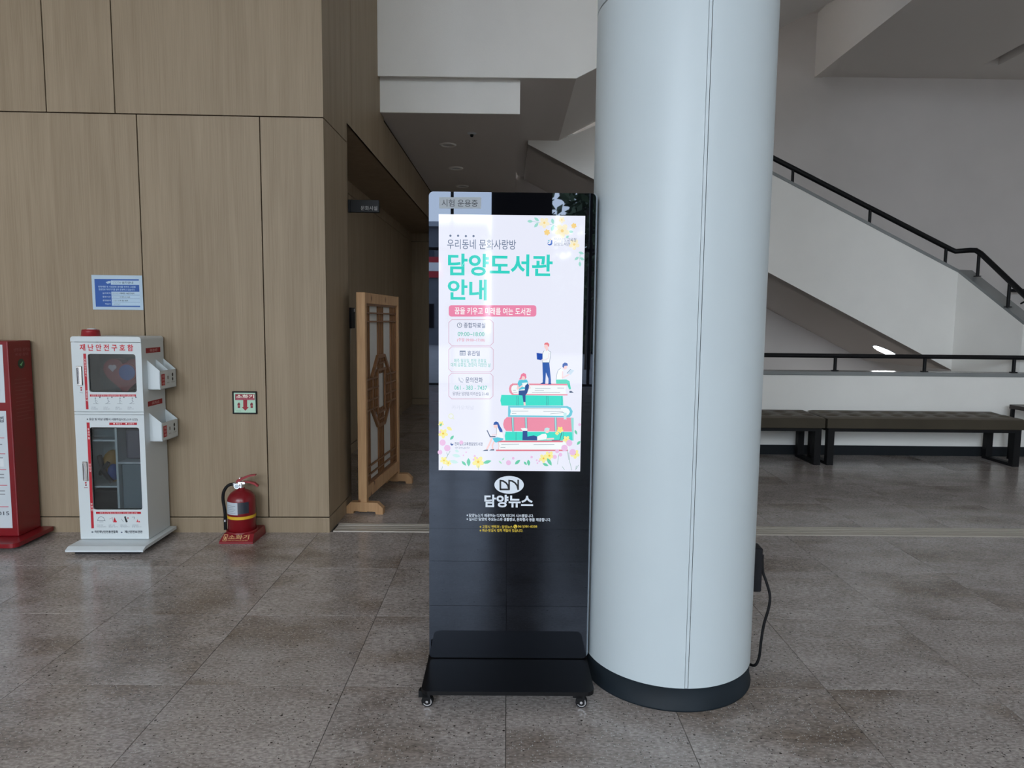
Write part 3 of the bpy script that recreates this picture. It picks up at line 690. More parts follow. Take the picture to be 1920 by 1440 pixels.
# meadow along the lower edge
A.crop(820, 780, 6.857)
PK, YL, GR, MT = (236, 194, 232), (248, 240, 158), (104, 206, 172), (206, 240, 238)
for x, y, r in ((68, 342, 40), (128, 412, 42), (35, 465, 30), (36, 205, 14), (308, 340, 26), (915, 600, 32), (975, 543, 17), (1212, 527, 16), (1278, 568, 12), (1310, 580, 12), (1288, 605, 11), (480, 515, 14), (510, 540, 12), (468, 560, 13), (370, 465, 10), (1510, 525, 26), (1582, 497, 24), (1540, 452, 26), (1635, 410, 42), (1740, 465, 42), (1828, 110, 18), (1438, 470, 10), (335, 505, 9)): A.begin('berry_print').ell(x, y, r, r, PK, 3, 0, 14).end()
A.begin('berry_print').ell(1695, 345, 40, 42, PK, 9).end()
for x, y, r in ((75, 225, 62), (48, 100, 36), (525, 590, 78), (140, 605, 40), (85, 570, 50), (1440, 510, 62), (1365, 545, 58), (1770, 490, 60)): A.begin('flower_print').flower(x, y, r, YL, (240, 196, 60), 1).end()
A.begin('flower_print').flower(1660, 300, 48, YL, (248, 220, 140), 8).end()
for a in ((120, 140, 190, 185, 46, YL), (165, 305, 212, 250, 34, GR), (30, 130, 60, 95, 26, GR), (312, 578, 372, 638, 34, GR), (400, 540, 404, 648, 50, GR), (588, 605, 695, 575, 44, GR), (996, 622, 1066, 562, 40, GR), (1112, 585, 1150, 630, 30, GR), (1168, 560, 1178, 640, 42, GR), (1352, 608, 1430, 642, 36, GR), (1410, 540, 1470, 638, 46, GR), (1768, 178, 1795, 240, 30, GR), (1795, 370, 1838, 320, 34, GR), (190, 500, 300, 520, 46, MT), (160, 575, 270, 600, 46, MT), (225, 440, 280, 460, 34, MT), (790, 575, 830, 615, 20, (170, 230, 200)), (835, 570, 860, 535, 18, (170, 230, 200))): A.begin('leaf_print').leaf(*a[:5], a[5], 2).end()
for p in ([(115, 540), (165, 450)], [(1690, 470), (1700, 580), (1728, 695)], [(1670, 440), (1690, 560)], [(1560, 500), (1545, 620)], [(1785, 640), (1780, 690)], [(1605, 650), (1635, 690)], [(1815, 630), (1785, 680)], [(525, 640), (530, 692)], [(65, 650), (58, 690)], [(120, 470), (135, 505)]): A.begin('stem_print').line(p, 6, (150, 186, 180), 2).end()
# stack of books with readers
A.crop(900, 640, 6.857)
A.begin('book_print')
PG = (246, 252, 255)
A.rect(205, 1392, 1130, 1412, ROSE, 1).rect(235, 1296, 1140, 1392, PG, 1).rect(215, 1276, 1065, 1298, ROSE, 2)
A.line([(235, 1298), (244, 1345), (236, 1392)], 4, ROSE, 2).line([(275, 1325), (500, 1323)], 4, LINE, 2).line([(690, 1328), (955, 1326)], 4, LINE, 2).line([(265, 1367), (325, 1367)], 4, LINE, 2)
A.poly([(325, 1275), (318, 1215), (330, 1160), (1195, 1165), (1200, 1275)], (60, 226, 206), 1).line([(463, 1165), (463, 1272)], 4, LINE, 2).line([(1072, 1165), (1072, 1270)], 4, LINE, 2)
A.poly([(335, 1152), (306, 1110), (297, 1065), (310, 1010), (345, 974), (1200, 982), (1200, 1160)], (240, 146, 172), 1)
for x in (415, 585, 965): A.poly([(x - 8, 980), (x + 18, 980), (x + 22, 1160), (x, 1158)], (164, 222, 226), 2).line([(x - 8, 980), (x, 1158)], 4, LINE, 3).line([(x + 18, 980), (x + 22, 1158)], 4, LINE, 3)
A.poly([(1168, 984), (1204, 984), (1204, 1278), (1190, 1275)], (150, 226, 222), 3)
A.poly([(362, 828), (1120, 832), (1165, 850), (1192, 900), (1178, 950), (1150, 978), (360, 970)], (112, 206, 226), 1)
A.poly([(385, 852), (1110, 856), (1140, 872), (1156, 905), (1140, 940), (1110, 958), (385, 950), (397, 900)], PG, 2)
for p in ([(560, 862), (1040, 866)], [(410, 897), (620, 897)], [(815, 900), (1065, 902)], [(410, 928), (465, 928)], [(905, 932), (1080, 914)]): A.line(p, 4, LINE, 3)
A.poly([(1072, 915), (1114, 918), (1110, 1012), (1094, 998), (1078, 1008)], (200, 240, 244), 4)
A.poly([(275, 688), (1065, 700), (1070, 826), (275, 826), (262, 760)], (60, 226, 206), 1)
for x in (470, 488, 852, 872, 1050): A.line([(x, 702), (x + 6, 760), (x, 822)], 4, LINE, 2)
A.poly([(415, 542), (1125, 545), (1125, 566), (430, 563), (408, 580), (400, 615), (412, 655), (435, 676), (1125, 680), (1125, 695), (410, 690), (380, 655), (372, 610), (385, 565)], (236, 150, 170), 1)
A.poly([(430, 563), (1110, 566), (1100, 620), (1106, 680), (435, 676), (412, 655), (400, 615), (408, 580)], PG, 1)
for p in ([(710, 605), (905, 605)], [(705, 630), (820, 630)], [(670, 658), (1028, 660)], [(995, 600), (1080, 602)], [(425, 627), (460, 627)], [(430, 658), (480, 658)]): A.line(p, 4, LINE, 2)
A.end()
BL = (50, 96, 176); TR = (46, 82, 150)
def fig(nm): A.begin(nm)
fig('standing_reader_print')
A.poly([(802, 272), (890, 272), (912, 490), (912, 545), (880, 545), (880, 480), (848, 400), (838, 545), (805, 545), (808, 470)], BL, 4)
A.poly([(775, 545), (812, 525), (838, 540), (838, 548), (775, 548)], TR, 5).poly([(872, 548), (885, 535), (915, 540), (915, 552), (872, 552)], TR, 5)
A.poly([(825, 118), (875, 112), (910, 140), (905, 200), (893, 272), (802, 272), (803, 160)], (248, 254, 255), 4)
A.line([(825, 118), (803, 160), (802, 272), (893, 272), (910, 140), (875, 112)], 4, LINE, 5)
A.poly([(868, 60), (880, 105), (848, 130), (846, 90)], SKIN, 5).ell(852, 62, 28, 36, SKIN, 5).poly([(822, 42), (835, 18), (868, 14), (890, 35), (885, 70), (872, 62), (868, 44)], (236, 130, 140), 6)
A.poly([(727, 148), (802, 158), (802, 244), (732, 232)], (34, 78, 176), 6).line([(795, 236), (835, 240), (880, 215), (888, 150)], 14, (244, 236, 240), 6)
A.end()
fig('sitting_boy_print')
A.poly([(980, 488), (985, 430), (1005, 370), (1040, 345), (1068, 375), (1072, 440), (1050, 490)], (248, 254, 255), 4).line([(980, 488), (985, 430), (1005, 370), (1040, 345)], 4, LINE, 5)
A.ell(1092, 325, 30, 36, SKIN, 5).poly([(1058, 325), (1062, 290), (1090, 272), (1122, 282), (1130, 312), (1085, 315), (1075, 345)], BL, 6)
A.line([(1062, 390), (1060, 470), (1120, 440), (1150, 420)], 18, (246, 220, 224), 5)
A.poly([(1118, 410), (1165, 358), (1210, 375), (1165, 430)], (206, 226, 242), 6).line([(1118, 410), (1165, 358)], 5, LINE, 7)
A.poly([(975, 492), (1110, 490), (1150, 510), (1170, 615), (1145, 618), (1118, 546), (980, 545)], (84, 218, 194), 4)
A.poly([(1148, 640), (1172, 636), (1205, 660), (1150, 662)], DARK, 5)
A.end()
fig('sitting_girl_print')
A.poly([(482, 540), (500, 500), (560, 488), (605, 495), (625, 540), (585, 610), (500, 625)], CYAN, 4).ell(556, 458, 34, 40, SKIN, 5)
A.poly([(500, 490), (518, 462), (528, 425), (560, 405), (590, 420), (598, 465), (580, 490), (578, 455), (545, 445), (530, 490)], (240, 132, 164), 6)
A.line([(490, 570), (480, 612), (545, 570)], 18, SKIN, 5).line([(618, 530), (645, 600), (615, 605)], 12, SKIN, 4)
A.poly([(540, 535), (610, 528), (580, 592), (552, 586)], (248, 254, 255), 6)
A.poly([(497, 632), (575, 628), (580, 570), (608, 545), (630, 560), (628, 600), (606, 665), (585, 690), (585, 780), (558, 780), (545, 695), (497, 690)], TR, 7)
A.poly([(560, 780), (582, 780), (588, 820), (562, 824)], SKIN, 5)
A.end()
fig('laptop_girl_print')
A.poly([(210, 1110), (240, 1100), (285, 1165), (300, 1245), (225, 1232), (212, 1190)], (250, 252, 255), 4).line([(214, 1110), (212, 1200)], 4, LINE, 5)
A.ell(202, 1085, 27, 32, SKIN, 5).poly([(172, 1075), (180, 1042), (205, 1028), (235, 1040), (255, 1085), (288, 1140), (290, 1168), (255, 1165), (232, 1110), (222, 1070)], BL, 6)
A.line([(92, 1145), (130, 1225), (195, 1225)], 12, DARK, 7).line([(155, 1205), (215, 1200)], 10, SKIN, 6)
A.poly([(160, 1245), (225, 1232), (300, 1248), (300, 1265), (205, 1302), (185, 1290)], CYAN, 5)
A.line([(150, 1250), (118, 1330), (85, 1390)], 24, SKIN, 4).line([(180, 1290), (158, 1335), (165, 1385)], 20, SKIN, 3)
A.poly([(30, 1410), (60, 1394), (102, 1390), (102, 1408)], DARK, 5).poly([(118, 1402), (145, 1388), (182, 1386), (184, 1402)], DARK, 5)
A.end()
fig('lying_boy_print')
A.poly([(545, 1270), (550, 1150), (608, 1150), (610, 1225), (690, 1208), (735, 1225), (735, 1272)], TR, 5)
A.poly([(522, 1118), (575, 1112), (608, 1120), (608, 1150), (548, 1150)], (248, 254, 255), 6)
A.poly([(735, 1225), (800, 1190), (845, 1185), (862, 1215), (850, 1260), (735, 1272)], (248, 252, 255), 5)
A.ell(862, 1145, 30, 34, SKIN, 5).poly([(825, 1150), (832, 1118), (862, 1106), (895, 1118), (892, 1135), (848, 1148), (838, 1170)], (196, 236, 240), 6)
A.line([(860, 1255), (945, 1250)], 20, SKIN, 6).line([(925, 1272), (1025, 1270), (1050, 1175)], 8, DARK, 7)
A.flower(1030, 1135, 42, (252, 236, 130), YO, 7).flower(990, 1180, 26, (252, 236, 150), YO, 7)
A.end()
# paper label above the screen, and the printing on the glass below it
B = Art(ki, KL, 0, (0, 0, 0), (1, 0, 0), (0, 0, 1), (0, -1, 0), 0.0003)
B.crop(790, 340, 4.8)
B.begin('paper_label').rect(160, 143, 538, 245, (150, 155, 160), 0).end()
B.text('label_text', '시험 운용중', 183, 165, 508, 227, (45, 48, 55), 0.006)
B.crop(870, 885, 11.294)
WH, YW = (222, 228, 236), (226, 196, 60)
B.begin('oval_mark').ell(955, 272, 312, 188, WH, 0, 0, 40)
BK = (10, 12, 16)
B.line([(770, 180), (770, 368), (955, 368)], 36, BK, 1)
arc1 = [(765, 178), (830, 190), (890, 230), (930, 280), (952, 368)]
B.line(arc1, 34, BK, 2).line([(955, 368), (955, 180)], 34, BK, 1)
B.line([(950, 178), (1020, 190), (1080, 230), (1125, 285), (1145, 368)], 34, BK, 2).line([(1147, 172), (1147, 368)], 34, BK, 1).end()
B.text('glass_title', '담양뉴스', 430, 488, 1465, 745, WH, 0.034)
B.begin('bullet_mark').ell(70, 915, 15, 15, WH, 0).ell(70, 997, 15, 15, WH, 0).end()
B.text('glass_text', '담양뉴스가 제공하는 디지털 미디어 시스템입니다.', 105, 893, 1475, 952, WH, 0.016)
B.text('glass_text', '실시간 담양의 주요뉴스와 생활정보, 문화행사 등을 제공합니다.', 105, 975, 1840, 1037, WH, 0.016)
B.text('glass_text', '※ 고장시 연락처 : 담양뉴스', 330, 1128, 1028, 1190, YW, 0.01)
B.text('glass_text', '061)381-8338', 1140, 1130, 1548, 1188, YW, 0.01)
B.text('glass_text', '※ 파손·망실시 법적 책임이 있습니다.', 330, 1208, 1250, 1268, YW, 0.01)
B.begin('phone_mark').ell(1088, 1156, 41, 41, YW, 0, 0, 20).line([(1074, 1138), (1078, 1158), (1090, 1170), (1106, 1174)], 12, BK, 1).end()

# ================================================================== SAFETY CABINET
AL, AR = (-2.511, 3.91, 0), math.radians(1.33)
ae = thing('safety_cabinet', 'white two-door rescue cabinet with red lettering, between the red cabinet and the extinguisher', 'cabinet', AL, AR)
W, D_, H0, H1 = 0.397, 0.265, 0.05, 1.247
obj('foot_pad', MB().box(0.03, W - .0, -0.11, 0.24, 0.0, 0.024), M['blackm'], ae)
obj('base_plate', MB().prism([(0.0, 0.030), (W + .04, 0.030), (W + .04, 0.048), (0.0, 0.048)], -0.12, D_ + .0).prism([(-0.15, 0.024), (-0.15, 0.034), (-0.12, 0.048), (-0.12, 0.030)], 0.0, W + .04, 'x'), M['white'], ae)
# body as five boards so that the windows look into it
bd = MB().box(0, 0.012, 0.014, D_, H0, H1 - .012).box(W - .012, W, 0.014, D_, H0, H1 - .012).box(0.012, W - .012, D_ - .012, D_, H0, H1 - .012).box(0.012, W - .012, 0.014, D_ - .012, 0.79, 0.815).box(0.012, W - .012, 0.014, D_ - .012, H0, 0.065)
obj('body', bd, M['white'], ae)
obj('mid_band', MB().box(0, W, 0.0, 0.014, 0.7955, 0.8085), M['white'], ae)
obj('shade_lining', MB().box(0.012, W - .012, D_ - .014, D_ - .0125, 0.815, H1 - .04).box(0.012, 0.0135, 0.016, D_ - .014, 0.815, H1 - .04).box(W - .0135, W - .012, 0.016, D_ - .014, 0.815, H1 - .04), flat((92, 94, 100), .7), ae)  # grey sheets added as shade to darken the inside of the upper compartment
obj('top_hood', MB().prism(rrect_pts(-0.001, W + .001, H1 - .031, H1, 0.016, corners=(0, 1, 1, 0)), -0.003, D_), M['white'], ae)
F = Art(ae, AL, AR, (0, -0.0, 0), (1, 0, 0), (0, 0, 1), (0, -1, 0), 0.0005)
def door(nm, z0, z1, win):
    x0, x1, w0, w1 = win
    m_ = MB()
    m_.box(0, x0, 0, 0.014, z0, z1).box(x1, W, 0, 0.014, z0, z1).box(x0, x1, 0, 0.014, z0, w0).box(x0, x1, 0, 0.014, w1, z1)
    r = 0.012
    for cx, cz, sx, sz in ((x0, w0, 1, 1), (x1, w0, -1, 1), (x0, w1, 1, -1), (x1, w1, -1, -1)):
        m_.prism([(cx, cz), (cx + sx * r, cz), (cx + sx * r * .3, cz + sz * r * .3), (cx, cz + sz * r)], 0.0, 0.014)
    d = obj(nm, m_, M['white'], ae)
    obj('window_seal', MB().box(x0 - .004, x0 + .004, .010, .016, w0, w1).box(x1 - .004, x1 + .004, .010, .016, w0, w1).box(x0, x1, .010, .016, w0 - .004, w0 + .004).box(x0, x1, .010, .016, w1 - .004, w1 + .004), M['blackm'], d)
    obj('window_pane', MB().box(x0, x1, 0.008, 0.010, w0, w1), M['pane'], d)
    return d
def win_from(ox, oy, k, x0, y0, x1, y1):
    F.crop(ox, oy, k); (u0, v0), (u1, v1) = F.uv(x0, y1), F.uv(x1, y0); return (u0, u1, v0, v1)
wu = win_from(120, 600, 7.2, 342, 462, 962, 972)
wlw = win_from(120, 780, 5.332, 292, 115, 750, 937)
du = door('upper_door', 0.812, H1 - .034, wu)
dl = door('lower_door', H0 + .002, 0.793, wlw)
F.crop(120, 600, 7.2)
for d, x0, y0, x1, y1 in ((du, 178, 622, 245, 885),):
    (u0, v0), (u1, v1) = F.uv(x0, y1), F.uv(x1, y0)
    obj('handle', MB().rbox(u0, u1, -0.006, 0.0, v0, v1, 0.003, 1).rbox(u0 + .006, u0 + .013, -.016, -.004, v0 + .008, v1 - .008, 0.003, 1), M['chrome'], d)
F.crop(120, 780, 5.332); (u0, v0), (u1, v1) = F.uv(193, 650), F.uv(236, 455)
obj('handle', MB().rbox(u0, u1, -0.006, 0.0, v0, v1, 0.003, 1).rbox(u0 + .006, u0 + .013, -.016, -.004, v0 + .008, v1 - .008, 0.003, 1), M['chrome'], dl)
# beacon on top
be = obj('beacon', MB().lathe([(0.055, H1), (0.050, H1 + .002), (0.047, H1 + .03), (0.044, H1 + .038), (0.0, H1 + .041)], 24, c=(0.072, 0.075)), M['redplastic'], ae)
obj('beacon_cap', MB().ball((0.078, 0.075, H1 + .040), 0.02, 12, (1.3, 1.3, 0.35)), M['lampoff'], be)
obj('side_knob', MB().cyl((0.06, 0.735), 0.018, -0.018, 0.0, 14, axis='x'), M['redplastic'], ae)
RD, RB = (178, 22, 40), (150, 20, 34)
F.crop(120, 600, 7.2)
F.text('cabinet_title', '재 난 안 전 구 호 함', 214, 330, 932, 415, (196, 30, 44), 0.022)
F.begin('maker_mark').rect(168, 235, 200, 270, (80, 90, 100), 0).end()
F.text('maker_text', '국민재난안전', 205, 243, 375, 270, (120, 130, 138), 0)
F.begin('red_band').poly([(260, 455), (298, 455), (332, 1205), (298, 1205)], RD, 0).rect(350, 1005, 972, 1034, RD, 0).end()
for i, ch in enumerate('자동심장충격기'): F.text('band_text', ch, 273 + i * 1.6, 522 + i * 36, 295 + i * 1.6, 551 + i * 36, (236, 214, 214), 0.01)
for i, ch in enumerate('보호장비'): F.text('band_text', ch, 296 + i * 1.6, 946 + i * 41, 318 + i * 1.6, 977 + i * 41, (236, 214, 214), 0.01)
F.text('band_text', '심정지 환자 발견시 자동심장충격기를 이용한 심폐소생술', 368, 1010, 955, 1030, (236, 200, 204), 0)
F.begin('handle_mark').ell(232, 915, 12, 10, RD, 0).ell(234, 945, 11, 11, (140, 20, 40), 0).line([(215, 982), (255, 985)], 6, (150, 150, 160), 0).end()
def steps(x, y, col=(132, 142, 150)):
    F.begin('first_aid_print')
    for i in range(4):
        q = x + i * 162
        F.ell(q + 55, y - 52, 9, 9, (60, 66, 76), 0, 0, 8)
        F.ell(q - 5 + i * 4, y - 40, 10, 10, col, 0, 0, 8).line([(q - 5 + i * 4, y - 28), (q + (-6, 14, 0, 12)[i], y + 10), (q + (18, -20, 4, -22)[i], y + 34)], 6, col, 0).line([(q - 34, y + 34), (q + 34, y + 36)], 5, col, 0).line([(q - 5, y - 16), (q + 24, y + 6)], 4, col, 0)
    F.end()
steps(430, 1095)
for i, (a, b_) in enumerate((('의식 확인', '및 도움요청'), ('기도 확보 후', '인공호흡 실시'), ('흉부', '압박 실시'), ('자동', '심장충격 실시'))):
    F.text('step_text', a, 372 + i * 162, 1170, 430 + i * 162, 1186, (130, 138, 148), 0); F.text('step_text', b_, 372 + i * 162, 1192, 455 + i * 162, 1208, (130, 138, 148), 0)
F.text('cabinet_text', '※ 응급 및 비상 상황시 사용하십시오.(119 신고)', 308, 1325, 995, 1360, (44, 54, 68), 0.02)
F.begin('red_band').rect(612, 1385, 985, 1418, RD, 0).ell(678, 1400, 12, 10, (240, 220, 220), 1).ell(842, 1400, 12, 10, (240, 220, 220), 1).end()
F.text('band_text', '확성기', 705, 1390, 782, 1413, (240, 220, 220), 0.01); F.text('band_text', '소화기', 868, 1390, 944, 1413, (240, 220, 220), 0.01)
F.crop(120, 780, 5.332)
F.begin('red_band').poly([(226, 65), (256, 65), (300, 1122), (274, 1124)], RD, 0).poly([(320, 957), (770, 957), (770, 979), (320, 979)], RD, 0).end()
for i, ch in enumerate('응급약품'): F.text('band_text', ch, 236 + i * 2, 120 + i * 30, 254 + i * 2, 142 + i * 30, (240, 220, 220), 0.01)
for i, ch in enumerate('안전모'): F.text('band_text', ch, 251 + i * 2, 475 + i * 30, 269 + i * 2, 497 + i * 30, (240, 220, 220), 0.01)
for i, ch in enumerate('방연면'): F.text('band_text', ch, 269 + i * 2, 868 + i * 30, 287 + i * 2, 890 + i * 30, (240, 220, 220), 0.01)
F.text('band_text', '화재 사고 및 붕괴 사고 발생시 구조 물품 사용 방법', 358, 961, 732, 976, (240, 210, 214), 0)
F.begin('handle_mark').ell(218, 668, 10, 9, RD, 0).ell(220, 690, 9, 9, (140, 20, 40), 0).line([(203, 716), (236, 716)], 6, (150, 90, 100), 0).end()
F.begin('rescue_print')
LG_ = (96, 108, 120)
F.line([(335, 1050), (345, 1018), (372, 1004), (398, 1018), (412, 1050)], 4, LG_, 0).line([(335, 1046), (412, 1046)], 5, LG_, 0).line([(352, 1058), (394, 1058)], 3, LG_, 0)
F.poly([(492, 1062), (505, 1010), (528, 1062)], (190, 24, 44), 0).line([(455, 1030), (485, 1015), (490, 1058)], 3, (190, 110, 120), 0).ell(520, 1055, 9, 9, (214, 40, 60), 1)
F.ell(612, 1012, 10, 10, (24, 26, 30), 0).poly([(604, 1022), (622, 1020), (638, 1058), (620, 1064)], (24, 26, 30), 0).ell(640, 1020, 6, 8, (190, 60, 70), 0).line([(572, 1028), (595, 1056)], 3, LG_, 0)
F.line([(682, 1012), (705, 1010), (700, 1030)], 4, LG_, 0).poly([(724, 1060), (736, 1030), (745, 1060)], (206, 60, 70), 0).poly([(742, 1062), (752, 1046), (764, 1062)], (206, 60, 70), 0)
F.end()
for i, (a, b_) in enumerate((('안전모 착용', '머리를 보호한다'), ('소화기 사용', '불길을 잡는다'), ('방연마스크 착용', '대피한다'), ('소화포를 펼쳐', '불을 덮는다'))):
    F.text('step_text', a, 330 + i * 117, 1085, 392 + i * 117, 1097, (140, 150, 158), 0); F.text('step_text', b_, 330 + i * 117, 1101, 422 + i * 117, 1113, (140, 150, 158), 0)
F.begin('maker_mark').ell(285, 1160, 11, 9, (110, 120, 130), 0).ell(577, 1163, 9, 6, (90, 100, 130), 0).end()
F.text('maker_text', '국민재난안전총연합회', 305, 1144, 538, 1170, (44, 52, 64), 0.03)
F.text('maker_text', '재난안전보안관', 606, 1144, 785, 1170, (44, 52, 64), 0.03)
# interior shelves
sh = MB()
(ud, _), _q = F.uv(503, 500), 0
vz = lambda y: F.uv(450, y)[1]
obj('divider', MB().box(ud - .006, ud + .006, 0.03, D_ - .012, 0.065, 0.79), M['white'], ae)
for y in (255, 720): obj('shelf', MB().box(0.012, ud, 0.03, D_ - .012, vz(y) - .005, vz(y) + .005), M['white'], ae)
obj('shelf', MB().box(ud, W - .012, 0.03, D_ - .012, vz(480) - .005, vz(480) + .005), M['white'], ae)
# two brochure pockets on the right side
def pocket(z0, z1, zf, y0, y1, divs):
    p = obj('side_pocket', MB().box(W, W + .072, y0, y1, z0, z0 + .004).box(W + .068, W + .072, y0, y1, z0, zf), M['white'], ae)
    for y in [y0, y1 - .004] + divs:
        obj('pocket_wall', MB().prism([(W, z0), (W + .072, z0), (W + .072, zf), (W, z1)], y, y + .004), M['white'], p)
    return p
p1 = pocket(0.935, 1.108, 1.045, 0.062, 0.262, [0.165])
p2 = pocket(0.625, 0.795, 0.735, 0.062, 0.262, [])
def side_art(par, x): return Art(par, AL, AR, (x, 0, 0), (0, 1, 0), (0, 0, 1), (1, 0, 0), 0.0005)
S = side_art(ae, W)
for z0, txt in ((1.150, '구조 손수건'), (0.835, '구조 마스크')):
    S.begin('side_band').uvpoly([(0.05, z0), (0.225, z0), (0.225, z0 + .03), (0.05, z0 + .03)], RB, 0).end()
    S.uvtext('band_text', txt, 0.095, z0 + .006, 0.185, z0 + .024, (226, 196, 196), 0.01)
for p, z0 in ((p1, 0.935), (p2, 0.625)):
    S2 = side_art(p, W + .072)
    S2.begin('pocket_print').uvpoly([(0.075, z0 + .022), (0.118, z0 + .022), (0.118, z0 + .09), (0.075, z0 + .09)], (168, 30, 40), 0)
    for cy, cz, r in ((0.215, 0.078, .010), (0.215, 0.052, .009)):
        S2.uvpoly([(cy + r * math.cos(2 * PI * i / 10), z0 + cz + r * 1.2 * math.sin(2 * PI * i / 10)) for i in range(10)], (24, 24, 26), 0)
    S2.uvpoly([(0.150, z0 + .055), (0.163, z0 + .055), (0.163, z0 + .075), (0.150, z0 + .075)], (120, 112, 104), 0)
    S2.end()['kind'] = 'stuff'
    for k_, tx in enumerate(('구조', '손수건' if z0 > .8 else '마스크', '사용')): S2.uvtext('pocket_text', tx, 0.084, z0 + .068 - k_ * .02, 0.110, z0 + .082 - k_ * .02, (232, 200, 200), 0.01)
    S2.uvtext('pocket_text', '펼쳐서', 0.142, z0 + .030, 0.170, z0 + .038, (90, 84, 80), 0); S2.uvtext('pocket_text', '코와 입에', 0.198, z0 + .030, 0.238, z0 + .038, (90, 84, 80), 0)
# things kept inside the cabinet
AW = Matrix.Translation(AL) @ Matrix.Rotation(AR, 4, 'Z')
F.crop(120, 600, 7.2)
hx, hz = F.uv(770, 735); F.crop(120, 780, 5.332)
hd = thing('defibrillator_case', 'red heart-shaped case with blue dial behind the upper cabinet window', 'defibrillator', AW @ Vector((hx, 0.055, hz)), AR)
def heart(s_):
    p = []
    for i in range(40):
        t = 2 * PI * i / 40
        p.append((s_ * 16 * math.sin(t) ** 3 / 16, s_ * (13 * math.cos(t) - 5 * math.cos(2 * t) - 2 * math.cos(3 * t) - math.cos(4 * t)) / 16))
    return p
obj('shell', MB().prism(heart(0.120), -0.02, 0.06), flat((122, 18, 30), .35), hd)
obj('dial', MB().cyl((0.02, 0.01), 0.046, -0.030, -0.02, 28, axis='y'), flat((56, 84, 156), 0.25), hd)
obj('dial_ring', MB().cyl((0.02, 0.01), 0.054, -0.026, -0.0201, 28, axis='y'), flat((150, 30, 45)), hd)
Ht = MB()
for dx in (-.010, .010): Ht.cyl((-.066 + dx, 0.040), 0.013, -0.0225, -0.0201, 14, axis='y')
Ht.prism([(-.088, .036), (-.044, .036), (-.066, .012)], -0.0225, -0.0201)
obj('heart_mark', Ht, flat((205, 190, 195)), hd)
obj('case_stand', MB().box(-.06, .07, -0.01, 0.05, -0.145, -0.10), M['blackm'], hd)
def inside(name, label, cat, mb, mats): return tag(obj(name, mb, mats, None, AL, AR), label, cat)
u0 = wlw[0]; u1 = wlw[1]
inside('folded_cloth', 'grey-green folded cloth on the top left shelf of the white cabinet', 'cloth', MB().rbox(0.05, ud - .012, 0.06, 0.22, vz(255) + .006, vz(255) + .075, 0.02, 3), flat((92, 106, 110), .8))
bag = thing('rescue_bag', 'yellow and black rescue bag on the middle left cabinet shelf', 'bag', AW @ Vector(((u0 + ud) / 2 - .005, 0.12, vz(720) + .006)), AR)
obj('sack', MB().ball((0, 0, .10), 0.10, 18, (0.58, 0.75, 1.0)), flat((150, 112, 40), .6), bag)
obj('strap', MB().tube(smooth([(-.05, -.05, .17), (-.02, -.085, .12), (0.0, -.09, .07), (.03, -.075, .02)]), 0.014, 8).tube(smooth([(-.055, -.04, .06), (-.02, -.088, .09), (.02, -.085, .14)]), 0.011, 8), M['rubber'], bag)
obj('blue_pouch', MB().ball((.028, -.055, .075), 0.035, 12, (0.9, 0.9, 1.5)), flat((40, 66, 130), .5), bag)
inside('black_case', 'black case on the bottom left of the white cabinet', 'case', MB().rbox(0.04, ud - .012, 0.06, 0.23, 0.066, vz(720) - .03, 0.008, 2), M['blackm'])
inside('grey_pouch', 'mauve-grey pouch on the right shelf of the white cabinet', 'pouch', MB().rbox(ud + .012, W - .07, 0.10, 0.23, vz(480) + .006, vz(480) + .19, 0.02, 3), flat((112, 106, 116), .6))
hg = thing('red_handset', 'dark red loudhailer beside the mauve pouch in the white cabinet', 'loudhailer', AW @ Vector((W - .045, 0.10, vz(480) + .006)), AR)
obj('horn', MB().lathe([(0.028, 0.0), (0.026, 0.10), (0.018, 0.16), (0.0, 0.165)], 18), flat((120, 26, 40), .4), hg)
obj('grip', MB().rbox(-.012, .012, -.045, -.02, 0.0, 0.06, .004, 1), M['blackm'], hg)
inside('grey_box', 'plain grey box filling the lower right of the white cabinet', 'box', MB().rbox(ud + .01, W - .025, 0.06, 0.24, 0.066, vz(480) - .012, 0.004, 1), flat((122, 134, 140), .6))

# ================================================================== RED CABINET
RL = (-3.352, 3.955, 0)
rc = thing('red_cabinet', 'red freestanding cabinet with white notice panels at the left edge of the picture', 'cabinet', RL, AR)
RW, RDp = 0.438, 0.20
obj('body', MB().rbox(0, RW, 0, RDp, 0.045, 1.213, 0.006, 2), M['red'], rc)
obj('base_plate', MB().prism(rrect_pts(-.02, RW + .075, -0.14, RDp, 0.04, corners=(1, 0, 0, 1)), 0.02, 0.045, 'z'), M['red'], rc)
obj('foot_pad', MB().box(0.03, RW + .02, -0.08, RDp - .03, 0, 0.02), M['blackm'], rc)
R_ = Art(rc, RL, AR, (0, 0, 0), (1, 0, 0), (0, 0, 1), (0, -1, 0), 0.0005)
WP = (196, 204, 210)
R_.begin('notice_panel').uvpoly([(0.02, 0.85), (RW - .032, 0.852), (RW - .030, 1.192), (0.02, 1.192)], WP, 0).end()
R_.begin('notice_panel').uvpoly([(0.02, 0.095), (RW - .034, 0.097), (RW - .032, 0.803), (0.02, 0.803)], WP, 0).end()
R_.begin('rule_print')
for z in (0.64, 0.545, 0.45, 0.355, 0.225): R_.uvpoly([(0.03, z), (RW - .05, z), (RW - .05, z + .004), (0.03, z + .004)], (190, 60, 80), 1)
for z in (0.60, 0.52, 0.42, 0.40, 0.32, 0.30): R_.uvpoly([(0.25, z), (RW - .065, z), (RW - .065, z + .006), (0.25, z + .006)], (130, 134, 140), 1)
R_.uvpoly([(0.33, 0.47), (0.375, 0.47), (0.375, 0.52), (0.33, 0.52)], (214, 218, 222), 1)
